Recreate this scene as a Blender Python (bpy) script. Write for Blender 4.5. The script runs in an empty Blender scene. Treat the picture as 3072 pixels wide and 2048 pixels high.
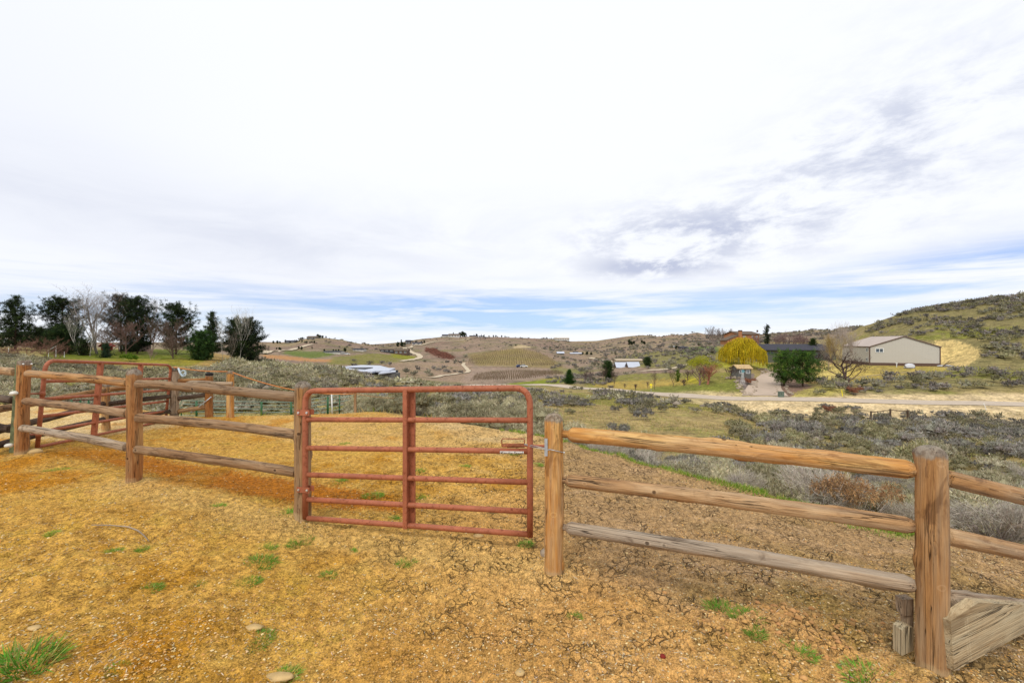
import bpy, math, random
import numpy as np
from mathutils import Vector, Matrix
R = math.radians
F = 1365.0; H = 1.75; CX = 1536.0; CY = 1024.0
scene = bpy.context.scene
COL = scene.collection
rng = np.random.default_rng(7)
random.seed(7)

# ---------------------------------------------------------------- helpers
def W(u, v, d):
    return Vector(((u-CX)/F*d, d, H-(v-CY)/F*d))

def lin(c):
    c = c/255.0
    return c/12.92 if c <= 0.04045 else ((c+0.055)/1.055)**2.4

def alb(r, g, b, k=0.66):
    return (lin(r)*k, lin(g)*k, lin(b)*k)

def hash2(ix, iy, seed):
    h = (ix.astype(np.int64)*374761393 + iy.astype(np.int64)*668265263 + seed*1442695041) & 0xFFFFFFFF
    h = ((h ^ (h >> 13))*1274126177) & 0xFFFFFFFF
    h = (h ^ (h >> 16)) & 0xFFFFFFFF
    return h/4294967295.0

def vnoise(x, y, seed=0):
    ix = np.floor(x); iy = np.floor(y)
    fx = x-ix; fy = y-iy
    fx = fx*fx*(3-2*fx); fy = fy*fy*(3-2*fy)
    a = hash2(ix, iy, seed); b = hash2(ix+1, iy, seed)
    c = hash2(ix, iy+1, seed); d = hash2(ix+1, iy+1, seed)
    return (a*(1-fx)+b*fx)*(1-fy)+(c*(1-fx)+d*fx)*fy

def fbm(x, y, oct=4, seed=0):
    s = np.zeros_like(x, dtype=float); a = 0.5; t = 0
    for o in range(oct):
        s += a*vnoise(x, y, seed+o*17); t += a
        x = x*2.03+13.1; y = y*2.03+7.7; a *= 0.5
    return s/t*2-1

def voro(x, y, seed=0):
    ix = np.floor(x); iy = np.floor(y)
    f1 = np.full(x.shape, 9.0); f2 = np.full(x.shape, 9.0); cid = np.zeros(x.shape)
    for dx in (-1, 0, 1):
        for dy in (-1, 0, 1):
            cx = ix+dx; cy = iy+dy
            px = cx+hash2(cx, cy, seed); py = cy+hash2(cx, cy, seed+5)
            d = np.sqrt((px-x)**2+(py-y)**2)
            m = d < f1
            f2 = np.where(m, f1, np.minimum(f2, d))
            cid = np.where(m, hash2(cx, cy, seed+9), cid)
            f1 = np.where(m, d, f1)
    return f1, f2, cid

def sst(a, b, x):
    t = np.clip((x-a)/(b-a), 0, 1)
    return t*t*(3-2*t)

def mk_mesh(name, V, tris=None, quads=None, C=None, smooth=False, extra=None):
    me = bpy.data.meshes.new(name)
    V = np.asarray(V, dtype=np.float32)
    me.vertices.add(len(V)); me.vertices.foreach_set('co', V.ravel())
    nt = 0 if tris is None else len(tris); nq = 0 if quads is None else len(quads)
    loops = []; starts = []
    if nt: loops.append(np.asarray(tris, dtype=np.int32).ravel()); starts.append(np.arange(nt)*3)
    if nq: loops.append(np.asarray(quads, dtype=np.int32).ravel()); starts.append(nt*3+np.arange(nq)*4)
    L = np.concatenate(loops); S = np.concatenate(starts).astype(np.int32)
    me.loops.add(len(L)); me.loops.foreach_set('vertex_index', L)
    me.polygons.add(nt+nq); me.polygons.foreach_set('loop_start', S)
    if smooth: me.polygons.foreach_set('use_smooth', np.ones(nt+nq, dtype=bool))
    if C is not None:
        C = np.asarray(C, dtype=np.float32)
        if C.shape[1] == 3: C = np.hstack([C, np.ones((len(C), 1), dtype=np.float32)])
        ca = me.color_attributes.new('Col', 'FLOAT_COLOR', 'POINT')
        ca.data.foreach_set('color', C.ravel())
    if extra:
        for k, a in extra.items():
            at = me.attributes.new(k, 'FLOAT', 'POINT'); at.data.foreach_set('value', np.asarray(a, dtype=np.float32))
    me.update(calc_edges=True)
    return me

class MB:
    """collects boxes, prisms, tubes into one mesh"""
    def __init__(s): s.v = []; s.f = []; s.c = []; s.col = (1, 1, 1)
    def add(s, vs, fs):
        o = len(s.v); s.v += [tuple(v) for v in vs]; s.f += [tuple(i+o for i in f) for f in fs]; s.c += [s.col]*len(vs); return s
    def box(s, c, sz, rz=0, M=None):
        x, y, z = sz[0]/2, sz[1]/2, sz[2]/2
        vs = [Vector(p) for p in ((-x,-y,-z),(x,-y,-z),(x,y,-z),(-x,y,-z),(-x,-y,z),(x,-y,z),(x,y,z),(-x,y,z))]
        m = M if M is not None else Matrix.Rotation(rz, 3, 'Z')
        c = Vector(c)
        return s.add([m@v+c for v in vs], [(0,3,2,1),(4,5,6,7),(0,1,5,4),(1,2,6,5),(2,3,7,6),(3,0,4,7)])
    def prism(s, pts, ext):
        ext = Vector(ext); n = len(pts); pts = [Vector(p) for p in pts]
        vs = pts+[p+ext for p in pts]
        return s.add(vs, [tuple(range(n))[::-1], tuple(range(n, 2*n))]+[(i, (i+1) % n, n+(i+1) % n, n+i) for i in range(n)])
    def tube(s, pts, rad, n=8, cap=True):
        pts = [Vector(p) for p in pts]
        if not hasattr(rad, '__len__'): rad = [rad]*len(pts)
        vs = []; ref = None
        for i, p in enumerate(pts):
            a = pts[max(i-1, 0)]; b = pts[min(i+1, len(pts)-1)]
            t = (b-a).normalized()
            if ref is None: ref = Vector((0, 0, 1)) if abs(t.z) < .9 else Vector((1, 0, 0))
            x = (ref-t*ref.dot(t)).normalized(); y = t.cross(x); ref = x
            for k in range(n):
                an = 2*math.pi*k/n
                vs.append(p+(x*math.cos(an)+y*math.sin(an))*rad[i])
        fs = []
        for i in range(len(pts)-1):
            for k in range(n):
                fs.append((i*n+k, i*n+(k+1) % n, (i+1)*n+(k+1) % n, (i+1)*n+k))
        if cap:
            fs.append(tuple(range(n))[::-1]); fs.append(tuple(range((len(pts)-1)*n, len(pts)*n)))
        return s.add(vs, fs)
    def ball(s, c, r, nu=10, nv=7, sc=(1, 1, 1), jit=0, seed=0):
        rd = random.Random(seed); vs = [Vector((0, 0, 1))]
        for j in range(1, nv):
            for i in range(nu):
                th = math.pi*j/nv; ph = 2*math.pi*i/nu
                vs.append(Vector((math.sin(th)*math.cos(ph), math.sin(th)*math.sin(ph), math.cos(th))))
        vs.append(Vector((0, 0, -1)))
        vs = [Vector((v.x*sc[0], v.y*sc[1], v.z*sc[2]))*r*(1+jit*(rd.random()-.5))+Vector(c) for v in vs]
        fs = [(0, 1+i, 1+(i+1) % nu) for i in range(nu)]
        for j in range(nv-2):
            for i in range(nu):
                fs.append((1+j*nu+i, 1+(j+1)*nu+i, 1+(j+1)*nu+(i+1) % nu, 1+j*nu+(i+1) % nu))
        l = len(vs)-1
        fs += [(l, 1+(nv-2)*nu+(i+1) % nu, 1+(nv-2)*nu+i) for i in range(nu)]
        return s.add(vs, fs)
    def mesh(s, name, smooth=False):
        me = bpy.data.meshes.new(name); me.from_pydata(s.v, [], s.f)
        if any(c != (1, 1, 1) for c in s.c):
            ca = me.color_attributes.new('Col', 'FLOAT_COLOR', 'POINT')
            ca.data.foreach_set('color', np.array([list(c)+[1.0] for c in s.c], dtype=np.float32).ravel())
        if smooth: me.polygons.foreach_set('use_smooth', np.ones(len(s.f), dtype=bool))
        me.update(); return me

def place(name, me, mat=None, parent=None, M=None, loc=None, label=None):
    o = bpy.data.objects.new(name, me); COL.objects.link(o)
    if mat is not None and me is not None and not me.materials: me.materials.append(mat)
    if loc is not None: M = Matrix.Translation(Vector(loc))
    if parent is not None:
        o.parent = parent
        o.matrix_parent_inverse = WM[parent.name].inverted()
    Mw = M if M is not None else Matrix.Identity(4)
    o.matrix_basis = Mw; WM[o.name] = Mw.copy()
    if label: o['label'] = label
    return o
WM = {}

def tag(o, label=None, cat=None, group=None, kind=None):
    if label: o['label'] = label
    if cat: o['category'] = cat
    if group: o['group'] = group
    if kind: o['kind'] = kind
    return o

def thing(name, loc, label, cat, group=None, rz=0):
    o = place(name, None, M=Matrix.Translation(Vector(loc)) @ Matrix.Rotation(rz, 4, 'Z'))
    o.empty_display_size = 0.2
    return tag(o, label, cat, group)

def dup(root, M, label=None, group=None):
    r = root.copy(); COL.objects.link(r); r.matrix_basis = M
    if label: r['label'] = label
    if group: r['group'] = group
    for ch in list(root.children):
        c = ch.copy(); COL.objects.link(c); c.parent = r
        for g in list(ch.children):
            e = g.copy(); COL.objects.link(e); e.parent = c
    return r

# ---------------------------------------------------------------- materials
class NT:
    def __init__(s, name):
        s.m = bpy.data.materials.new(name); s.m.use_nodes = True
        s.t = s.m.node_tree; s.n = s.t.nodes; s.l = s.t.links
        s.b = s.n['Principled BSDF']; s.out = s.n['Material Output']
    def node(s, ty, **kw):
        n = s.n.new(ty)
        for k, v in kw.items(): setattr(n, k, v)
        return n
    def set(s, sock, v):
        if hasattr(v, 'is_output') or isinstance(v, bpy.types.NodeSocket): s.l.new(v, sock)
        else:
            if hasattr(sock.default_value, '__len__') and hasattr(v, '__len__') and len(v) == 3 and len(sock.default_value) == 4: v = (*v, 1)
            sock.default_value = v
    def math(s, op, a, b=0.0, c=None, clamp=False):
        n = s.node('ShaderNodeMath', operation=op, use_clamp=clamp)
        s.set(n.inputs[0], a); s.set(n.inputs[1], b)
        if c is not None: s.set(n.inputs[2], c)
        return n.outputs[0]
    def vmul(s, a, b):
        n = s.node('ShaderNodeVectorMath', operation='MULTIPLY'); s.set(n.inputs[0], a); s.set(n.inputs[1], b); return n.outputs[0]
    def noise(s, vec, scale, detail=3, rough=.55, dist=0.0):
        n = s.node('ShaderNodeTexNoise'); s.set(n.inputs['Vector'], vec)
        n.inputs['Scale'].default_value = scale; n.inputs['Detail'].default_value = detail
        n.inputs['Roughness'].default_value = rough; n.inputs['Distortion'].default_value = dist
        return n.outputs['Fac']
    def voro(s, vec, scale, feature='F1', out='Distance'):
        n = s.node('ShaderNodeTexVoronoi', feature=feature); s.set(n.inputs['Vector'], vec)
        n.inputs['Scale'].default_value = scale; return n.outputs[out]
    def ramp(s, f, a, b, lo=0.0, hi=1.0):
        n = s.node('ShaderNodeMapRange', interpolation_type='SMOOTHSTEP'); s.set(n.inputs[0], f)
        for i, v in ((1, a), (2, b), (3, lo), (4, hi)): s.set(n.inputs[i], v)
        return n.outputs[0]
    def mix(s, f, a, b, mode='MIX'):
        n = s.node('ShaderNodeMix', data_type='RGBA', blend_type=mode)
        s.set(n.inputs[0], f); s.set(n.inputs[6], a); s.set(n.inputs[7], b); return n.outputs[2]
    def bump(s, h, st, dist=.01):
        n = s.node('ShaderNodeBump'); s.set(n.inputs['Height'], h); n.inputs['Strength'].default_value = st
        n.inputs['Distance'].default_value = dist; s.l.new(n.outputs[0], s.b.inputs['Normal']); return n
    def attr(s, name, out='Color'):
        n = s.node('ShaderNodeAttribute'); n.attribute_name = name; return n.outputs[out]
    def tc(s, o='Object'): return s.node('ShaderNodeTexCoord').outputs[o]
    def pos(s): return s.node('ShaderNodeNewGeometry').outputs['Position']
    def orand(s): return s.node('ShaderNodeObjectInfo').outputs['Random']
    def fin(s, col, rough=.8, spec=.3, metal=0.0):
        s.set(s.b.inputs['Base Color'], col); s.set(s.b.inputs['Roughness'], rough)
        s.b.inputs['Specular IOR Level'].default_value = spec; s.b.inputs['Metallic'].default_value = metal
        return s.m

def scale_col(n, c, f):
    return n.mix(1.0, c, n.node('ShaderNodeCombineColor').outputs[0], 'MULTIPLY')

def gray(n, f):
    c = n.node('ShaderNodeCombineColor')
    for i in range(3): n.set(c.inputs[i], f)
    return c.outputs[0]

def wood(name, base, pale, dark, grey=0.3, gcol=(.30, .27, .24)):
    base, pale, dark, gcol = [tuple(x*q for x in c) for c, q in ((base, 1.25), (pale, 1.25), (dark, 1.15), (gcol, 1.2))]
    n = NT(name); tc = n.tc()
    rnd = n.orand()
    off = n.node('ShaderNodeVectorMath', operation='ADD'); n.l.new(tc, off.inputs[0])
    cc = n.node('ShaderNodeCombineXYZ'); n.set(cc.inputs[0], n.math('MULTIPLY', rnd, 7.3)); n.set(cc.inputs[2], n.math('MULTIPLY', rnd, 31.7)); n.l.new(cc.outputs[0], off.inputs[1])
    p = off.outputs[0]
    grain = n.noise(n.vmul(p, (60, 60, 2.2)), 1.0, 4, .6, .6)
    fine = n.noise(n.vmul(p, (170, 170, 6)), 1.0, 3, .6)
    big = n.noise(n.vmul(p, (7, 7, 1.6)), 1.0, 3, .6, .4)
    chk = n.noise(n.vmul(p, (38, 38, .9)), 1.0, 2, .5, .9)
    crack = n.ramp(n.math('ABSOLUTE', n.math('SUBTRACT', chk, .5)), .0, .018, 1, 0)
    crack = n.math('MULTIPLY', crack, n.ramp(n.noise(n.vmul(p, (9, 9, 1.3)), 1.0, 2), .44, .56))
    sx_ = n.node('ShaderNodeSeparateXYZ'); n.l.new(tc, sx_.inputs[0]); kc = n.node('ShaderNodeCombineXYZ')
    n.set(kc.inputs[0], n.math('MULTIPLY', n.math('ARCTAN2', sx_.outputs[1], sx_.outputs[0]), .62)); n.set(kc.inputs[1], n.math('MULTIPLY', sx_.outputs[2], 11.0)); n.set(kc.inputs[2], n.math('MULTIPLY', rnd, 13.0))
    kn = n.voro(kc.outputs[0], 1.0); kn2 = n.voro(kc.outputs[0], 1.0, out='Color')
    sel = n.node('ShaderNodeSeparateColor'); n.l.new(kn2, sel.inputs[0])
    ksel = n.ramp(sel.outputs[0], .80, .82)
    knot = n.math('MULTIPLY', n.ramp(kn, .10, .19, 1, 0), ksel)
    ring = n.math('MULTIPLY', n.ramp(n.math('ABSOLUTE', n.math('SUBTRACT', kn, .24)), .0, .045, 1, 0), ksel)
    c = n.mix(n.ramp(grain, .28, .56), dark, base)
    c = n.mix(n.ramp(big, .42, .72), c, pale)
    c = n.mix(n.math('MULTIPLY', n.ramp(n.noise(n.vmul(p, (14, 14, 1.0)), 1.0, 3, .6), .42, .62), grey), c, gcol)
    c = n.mix(n.ramp(fine, .3, .75, .0, .5), c, tuple(x*.45 for x in base))
    c = n.mix(n.math('MULTIPLY', knot, .8), c, tuple(x*.28 for x in dark))
    c = n.mix(n.math('MULTIPLY', ring, .35), c, pale)
    c = n.mix(n.math('MULTIPLY', crack, .75), c, (.025, .016, .010))
    tf = n.attr('top', 'Fac'); bf = n.attr('foot', 'Fac'); bl_ = n.noise(n.vmul(p, (22, 22, 22)), 1.0, 4, .65)
    c = n.mix(n.math('MULTIPLY', n.ramp(n.math('ADD', tf, bl_), .75, 1.15), .8), c, n.mix(n.ramp(bl_, .4, .6), (.13, .115, .095), (.27, .245, .20)))
    c = n.mix(n.math('MULTIPLY', n.ramp(n.math('ADD', bf, bl_), .8, 1.3), .7), c, (.50, .36, .19))
    c = n.mix(n.math('MULTIPLY', n.ramp(n.noise(n.vmul(p, (5, 5, 2.4)), 1.0, 4, .7, 1.0), .52, .68), .55), c, tuple(x*.55 for x in dark))
    h = n.math('ADD', n.math('MULTIPLY', grain, .6), n.math('MULTIPLY', fine, .5))
    h = n.math('SUBTRACT', h, n.math('MULTIPLY', crack, 1.6))
    h = n.math('SUBTRACT', h, n.math('MULTIPLY', knot, .5))
    n.bump(h, 1.0, .009)
    return n.fin(c, .82, .2)

M_ = {}
M_['warm'] = wood('wood_warm', alb(204, 146, 84), alb(228, 186, 128), alb(120, 72, 36), .6, alb(178, 156, 126))
M_['orange'] = wood('wood_orange', alb(222, 158, 84), alb(240, 200, 132), alb(160, 98, 48), .65, alb(214, 180, 138))
M_['brown'] = wood('wood_brown', alb(192, 142, 88), alb(210, 172, 128), alb(112, 68, 38), .6, alb(172, 148, 118))
M_['red'] = wood('wood_red', alb(190, 128, 72), alb(212, 164, 104), alb(122, 70, 34), .4, alb(164, 136, 104))
M_['tan'] = wood('wood_tan', alb(198, 154, 106), alb(224, 190, 146), alb(136, 92, 56), .6, alb(190, 166, 136))
M_['aged'] = wood('wood_aged', alb(166, 128, 90), alb(198, 164, 126), alb(98, 66, 44), .6, alb(160, 140, 116))
M_['grey'] = wood('wood_grey', alb(190, 164, 134), alb(212, 190, 162), alb(124, 98, 74), .8, alb(184, 168, 148))
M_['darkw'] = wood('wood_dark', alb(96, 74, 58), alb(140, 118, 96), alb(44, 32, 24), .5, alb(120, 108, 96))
M_['board'] = wood('wood_board', alb(206, 182, 142), alb(220, 202, 164), alb(170, 140, 100), .5, alb(190, 178, 148))

def plain(name, col, rough=.6, spec=.4, metal=0, var=.15, scale=8, bump=0, rust=None):
    n = NT(name); p = n.tc()
    f = n.noise(p, scale, 4)
    c = n.mix(n.ramp(f, .3, .7), tuple(x*(1-var) for x in col), tuple(min(x*(1+var), 1) for x in col))
    if rust:
        c = n.mix(n.ramp(n.noise(p, 30, 5, .7), .53, .66), c, rust); c = n.mix(n.ramp(n.noise(p, 110, 3, .7), .66, .74), c, (.35, .24, .17)); c = n.mix(n.ramp(n.noise(n.vmul(p, (3, 3, 1.2)), 1.0, 4, .7), .5, .75, 0, .5), c, tuple(x*.72 for x in col))
    if bump: n.bump(n.noise(p, scale*6, 3), bump, .002)
    return n.fin(c, rough, spec, metal)

M_['gate'] = plain('gate_primer', alb(192, 114, 80), .6, .3, 0, .14, 9, .3, alb(150, 78, 46))
M_['steel'] = plain('zinc_steel', (.45, .48, .5), .45, .5, .6, .1, 30)
M_['bolt'] = plain('bolt_zinc', (.62, .6, .56), .35, .5, .7, .1, 30)
M_['rusty'] = plain('rusty_iron', alb(120, 62, 44), .8, .2, 0, .3, 40)
M_['green'] = plain('panel_green', alb(60, 116, 70), .5, .4, 0, .15, 10)
M_['palerail'] = plain('panel_rail', alb(158, 178, 160), .45, .5, 0, .15, 10)
M_['white'] = plain('white_paint', (.72, .72, .70), .5, .4, 0, .05, 5)
M_['ceramic'] = plain('white_knob', (.62, .60, .52), .4, .5, 0, .12, 20)
M_['rope'] = plain('orange_rope', alb(240, 158, 92), .7, .2, 0, .15, 60)
M_['rope_blue'] = plain('pale_twine', (.45, .55, .6), .7, .2)
M_['tgreen'] = plain('tan_green_timber', alb(128, 134, 96), .85, .2, 0, .35, 12, .5)
M_['asphalt'] = plain('road_gravel', alb(218, 200, 178), .9, .15, 0, .07, 1.2, .3)
M_['gravel'] = plain('pale_track', alb(226, 208, 178), .95, .1, 0, .08, .6)
M_['conc'] = plain('driveway_concrete', alb(212, 190, 168), .9, .2, 0, .07, .7)
M_['stone'] = plain('field_stone', alb(188, 170, 148), .9, .2, 0, .35, 3, .6)
M_['stonebig'] = plain('sand_stone', alb(222, 188, 130), .9, .2, 0, .2, 14, .5)
M_['glass'] = plain('window_glass', (.05, .07, .09), .15, .6, 0, .2, 1)
M_['shedwall'] = plain('shed_wall', alb(186, 176, 160), .6, .3, 0, .05, .6)
M_['trimbrown'] = plain('brown_trim', alb(112, 88, 76), .6, .3)
M_['shedroof'] = plain('shed_roof', alb(204, 184, 168), .5, .4, 0, .06, .5)
M_['housegreen'] = plain('green_siding', alb(112, 116, 100), .8, .2, 0, .08, 1)
M_['darkroof'] = plain('dark_shingle', alb(66, 66, 76), .85, .3, 0, .15, 6)
M_['brick'] = plain('orange_brick', alb(206, 142, 100), .85, .2, 0, .1, 2)
M_['brownroof'] = plain('brown_roof', alb(120, 104, 88), .85, .2, 0, .1, 2)
M_['rooftan'] = plain('tan_shingle', alb(222, 190, 140), .85, .2, 0, .15, 4)
M_['greywall'] = plain('grey_wall', alb(128, 126, 120), .8, .2)
M_['whitewall'] = plain('white_wall', alb(232, 228, 220), .8, .2)
M_['tanwall'] = plain('tan_wall', alb(206, 186, 158), .8, .2)
M_['redwall'] = plain('red_wall', alb(150, 52, 40), .8, .2)
M_['metalroof'] = plain('pale_metal_roof', alb(218, 224, 238), .45, .5, 0, .04, .4)
M_['darkwall'] = plain('dark_cladding', alb(74, 76, 82), .7, .3)
M_['blue'] = plain('blue_paint', alb(44, 62, 128), .3, .5)
M_['bin'] = plain('utility_green', alb(118, 134, 118), .6, .3)
M_['yellow'] = plain('yellow_paint', alb(244, 226, 40, 1.0), .5, .4, 0, .03)
M_['tyre'] = plain('black_rubber', (.02, .02, .02), .8, .2)
M_['black'] = plain('black_ink', (.012, .012, .012), .6, .3)
M_['tarp'] = plain('white_tarp', alb(236, 236, 240), .5, .4, 0, .04)

# shed siding: vertical ribs as bump
n = NT('ribbed_siding'); p = n.tc()
sx = n.node('ShaderNodeSeparateXYZ'); n.l.new(p, sx.inputs[0])
rib = n.math('ABSOLUTE', n.math('SINE', n.math('MULTIPLY', n.math('ADD', sx.outputs[0], sx.outputs[1]), 21.0)))
rb = n.ramp(rib, .0, .25)
n.bump(rb, .6, .03)
M_['rib'] = n.fin(n.mix(rb, alb(190, 184, 172, .85), alb(202, 196, 184, .85)), .55, .3)

# vegetation: colour comes from the mesh (leaf by leaf) with a per-object tint
def veg(name, rough=.8, tint=.18, transl=.12):
    n = NT(name); c = n.attr('Col'); r = n.orand()
    f = n.math('ADD', n.math('MULTIPLY', r, tint*2), 1-tint)
    c = n.mix(1.0, c, gray(n, f), 'MULTIPLY')
    n.fin(c, rough, .15)
    if transl:
        tr = n.node('ShaderNodeBsdfTranslucent'); n.l.new(c, tr.inputs[0])
        ms = n.node('ShaderNodeMixShader'); ms.inputs[0].default_value = transl
        n.l.new(n.b.outputs[0], ms.inputs[1]); n.l.new(tr.outputs[0], ms.inputs[2]); n.l.new(ms.outputs[0], n.out.inputs[0])
    return n.m
M_['veg'] = veg('foliage'); M_['sage'] = veg('sage_leaf', .85, .30, .10); M_['bark'] = veg('bark', .9, .1, 0)
M_['litter'] = veg('dry_litter', .85, 0, 0)

# ground: surface colour from the mesh, broken up in the shader
n = NT('ground_soil'); p = n.pos(); c = n.attr('Col'); near = n.attr('near', 'Fac'); crk = n.attr('crk', 'Fac')
f1 = n.noise(p, 95, 4, .65); f2 = n.noise(p, 22, 4, .6); f3 = n.noise(p, .55, 5, .65); f4 = n.noise(p, 3.2, 3, .6)
nearv = n.math('ADD', n.ramp(f1, .3, .7, .5, 1.5), n.ramp(f2, .3, .7, -.34, .34))
farv = n.math('ADD', n.ramp(f3, .3, .7, .66, 1.28), n.ramp(f4, .35, .65, -.3, .3))
mx = n.math('ADD', n.math('MULTIPLY', nearv, near), n.math('MULTIPLY', farv, n.math('SUBTRACT', 1.0, near)))
c = n.mix(1.0, c, gray(n, mx), 'MULTIPLY')
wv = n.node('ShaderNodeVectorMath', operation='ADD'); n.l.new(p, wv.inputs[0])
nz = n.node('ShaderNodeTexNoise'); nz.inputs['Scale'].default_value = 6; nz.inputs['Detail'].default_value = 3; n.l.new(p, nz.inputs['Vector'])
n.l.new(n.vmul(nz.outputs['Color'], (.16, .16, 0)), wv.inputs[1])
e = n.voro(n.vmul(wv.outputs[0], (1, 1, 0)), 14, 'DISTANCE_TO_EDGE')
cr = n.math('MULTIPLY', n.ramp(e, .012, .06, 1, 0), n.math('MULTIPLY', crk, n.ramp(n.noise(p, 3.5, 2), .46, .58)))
c = n.mix(n.math('MULTIPLY', cr, .5), c, (.05, .032, .016))  # dark soil in the cracks, plus shade their small relief lacks, painted as colour
peb = n.voro(p, 75); pc = n.voro(p, 75, out='Color'); sp = n.node('ShaderNodeSeparateColor'); n.l.new(pc, sp.inputs[0])
pm = n.math('MULTIPLY', n.math('MULTIPLY', n.ramp(peb, .18, .30, 1, 0), n.ramp(sp.outputs[0], .86, .88)), near)
c = n.mix(n.math('MULTIPLY', pm, .85), c, n.mix(sp.outputs[1], (.36, .28, .17), (.52, .46, .38)))
h = n.math('ADD', n.math('MULTIPLY', f1, .5), f2); h = n.math('SUBTRACT', h, n.math('MULTIPLY', cr, 1.2)); h = n.math('ADD', h, n.math('MULTIPLY', pm, .35))
h = n.math('MULTIPLY', h, near)
n.bump(h, 1.0, .022)
M_['ground'] = n.fin(c, .95, .1)
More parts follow.
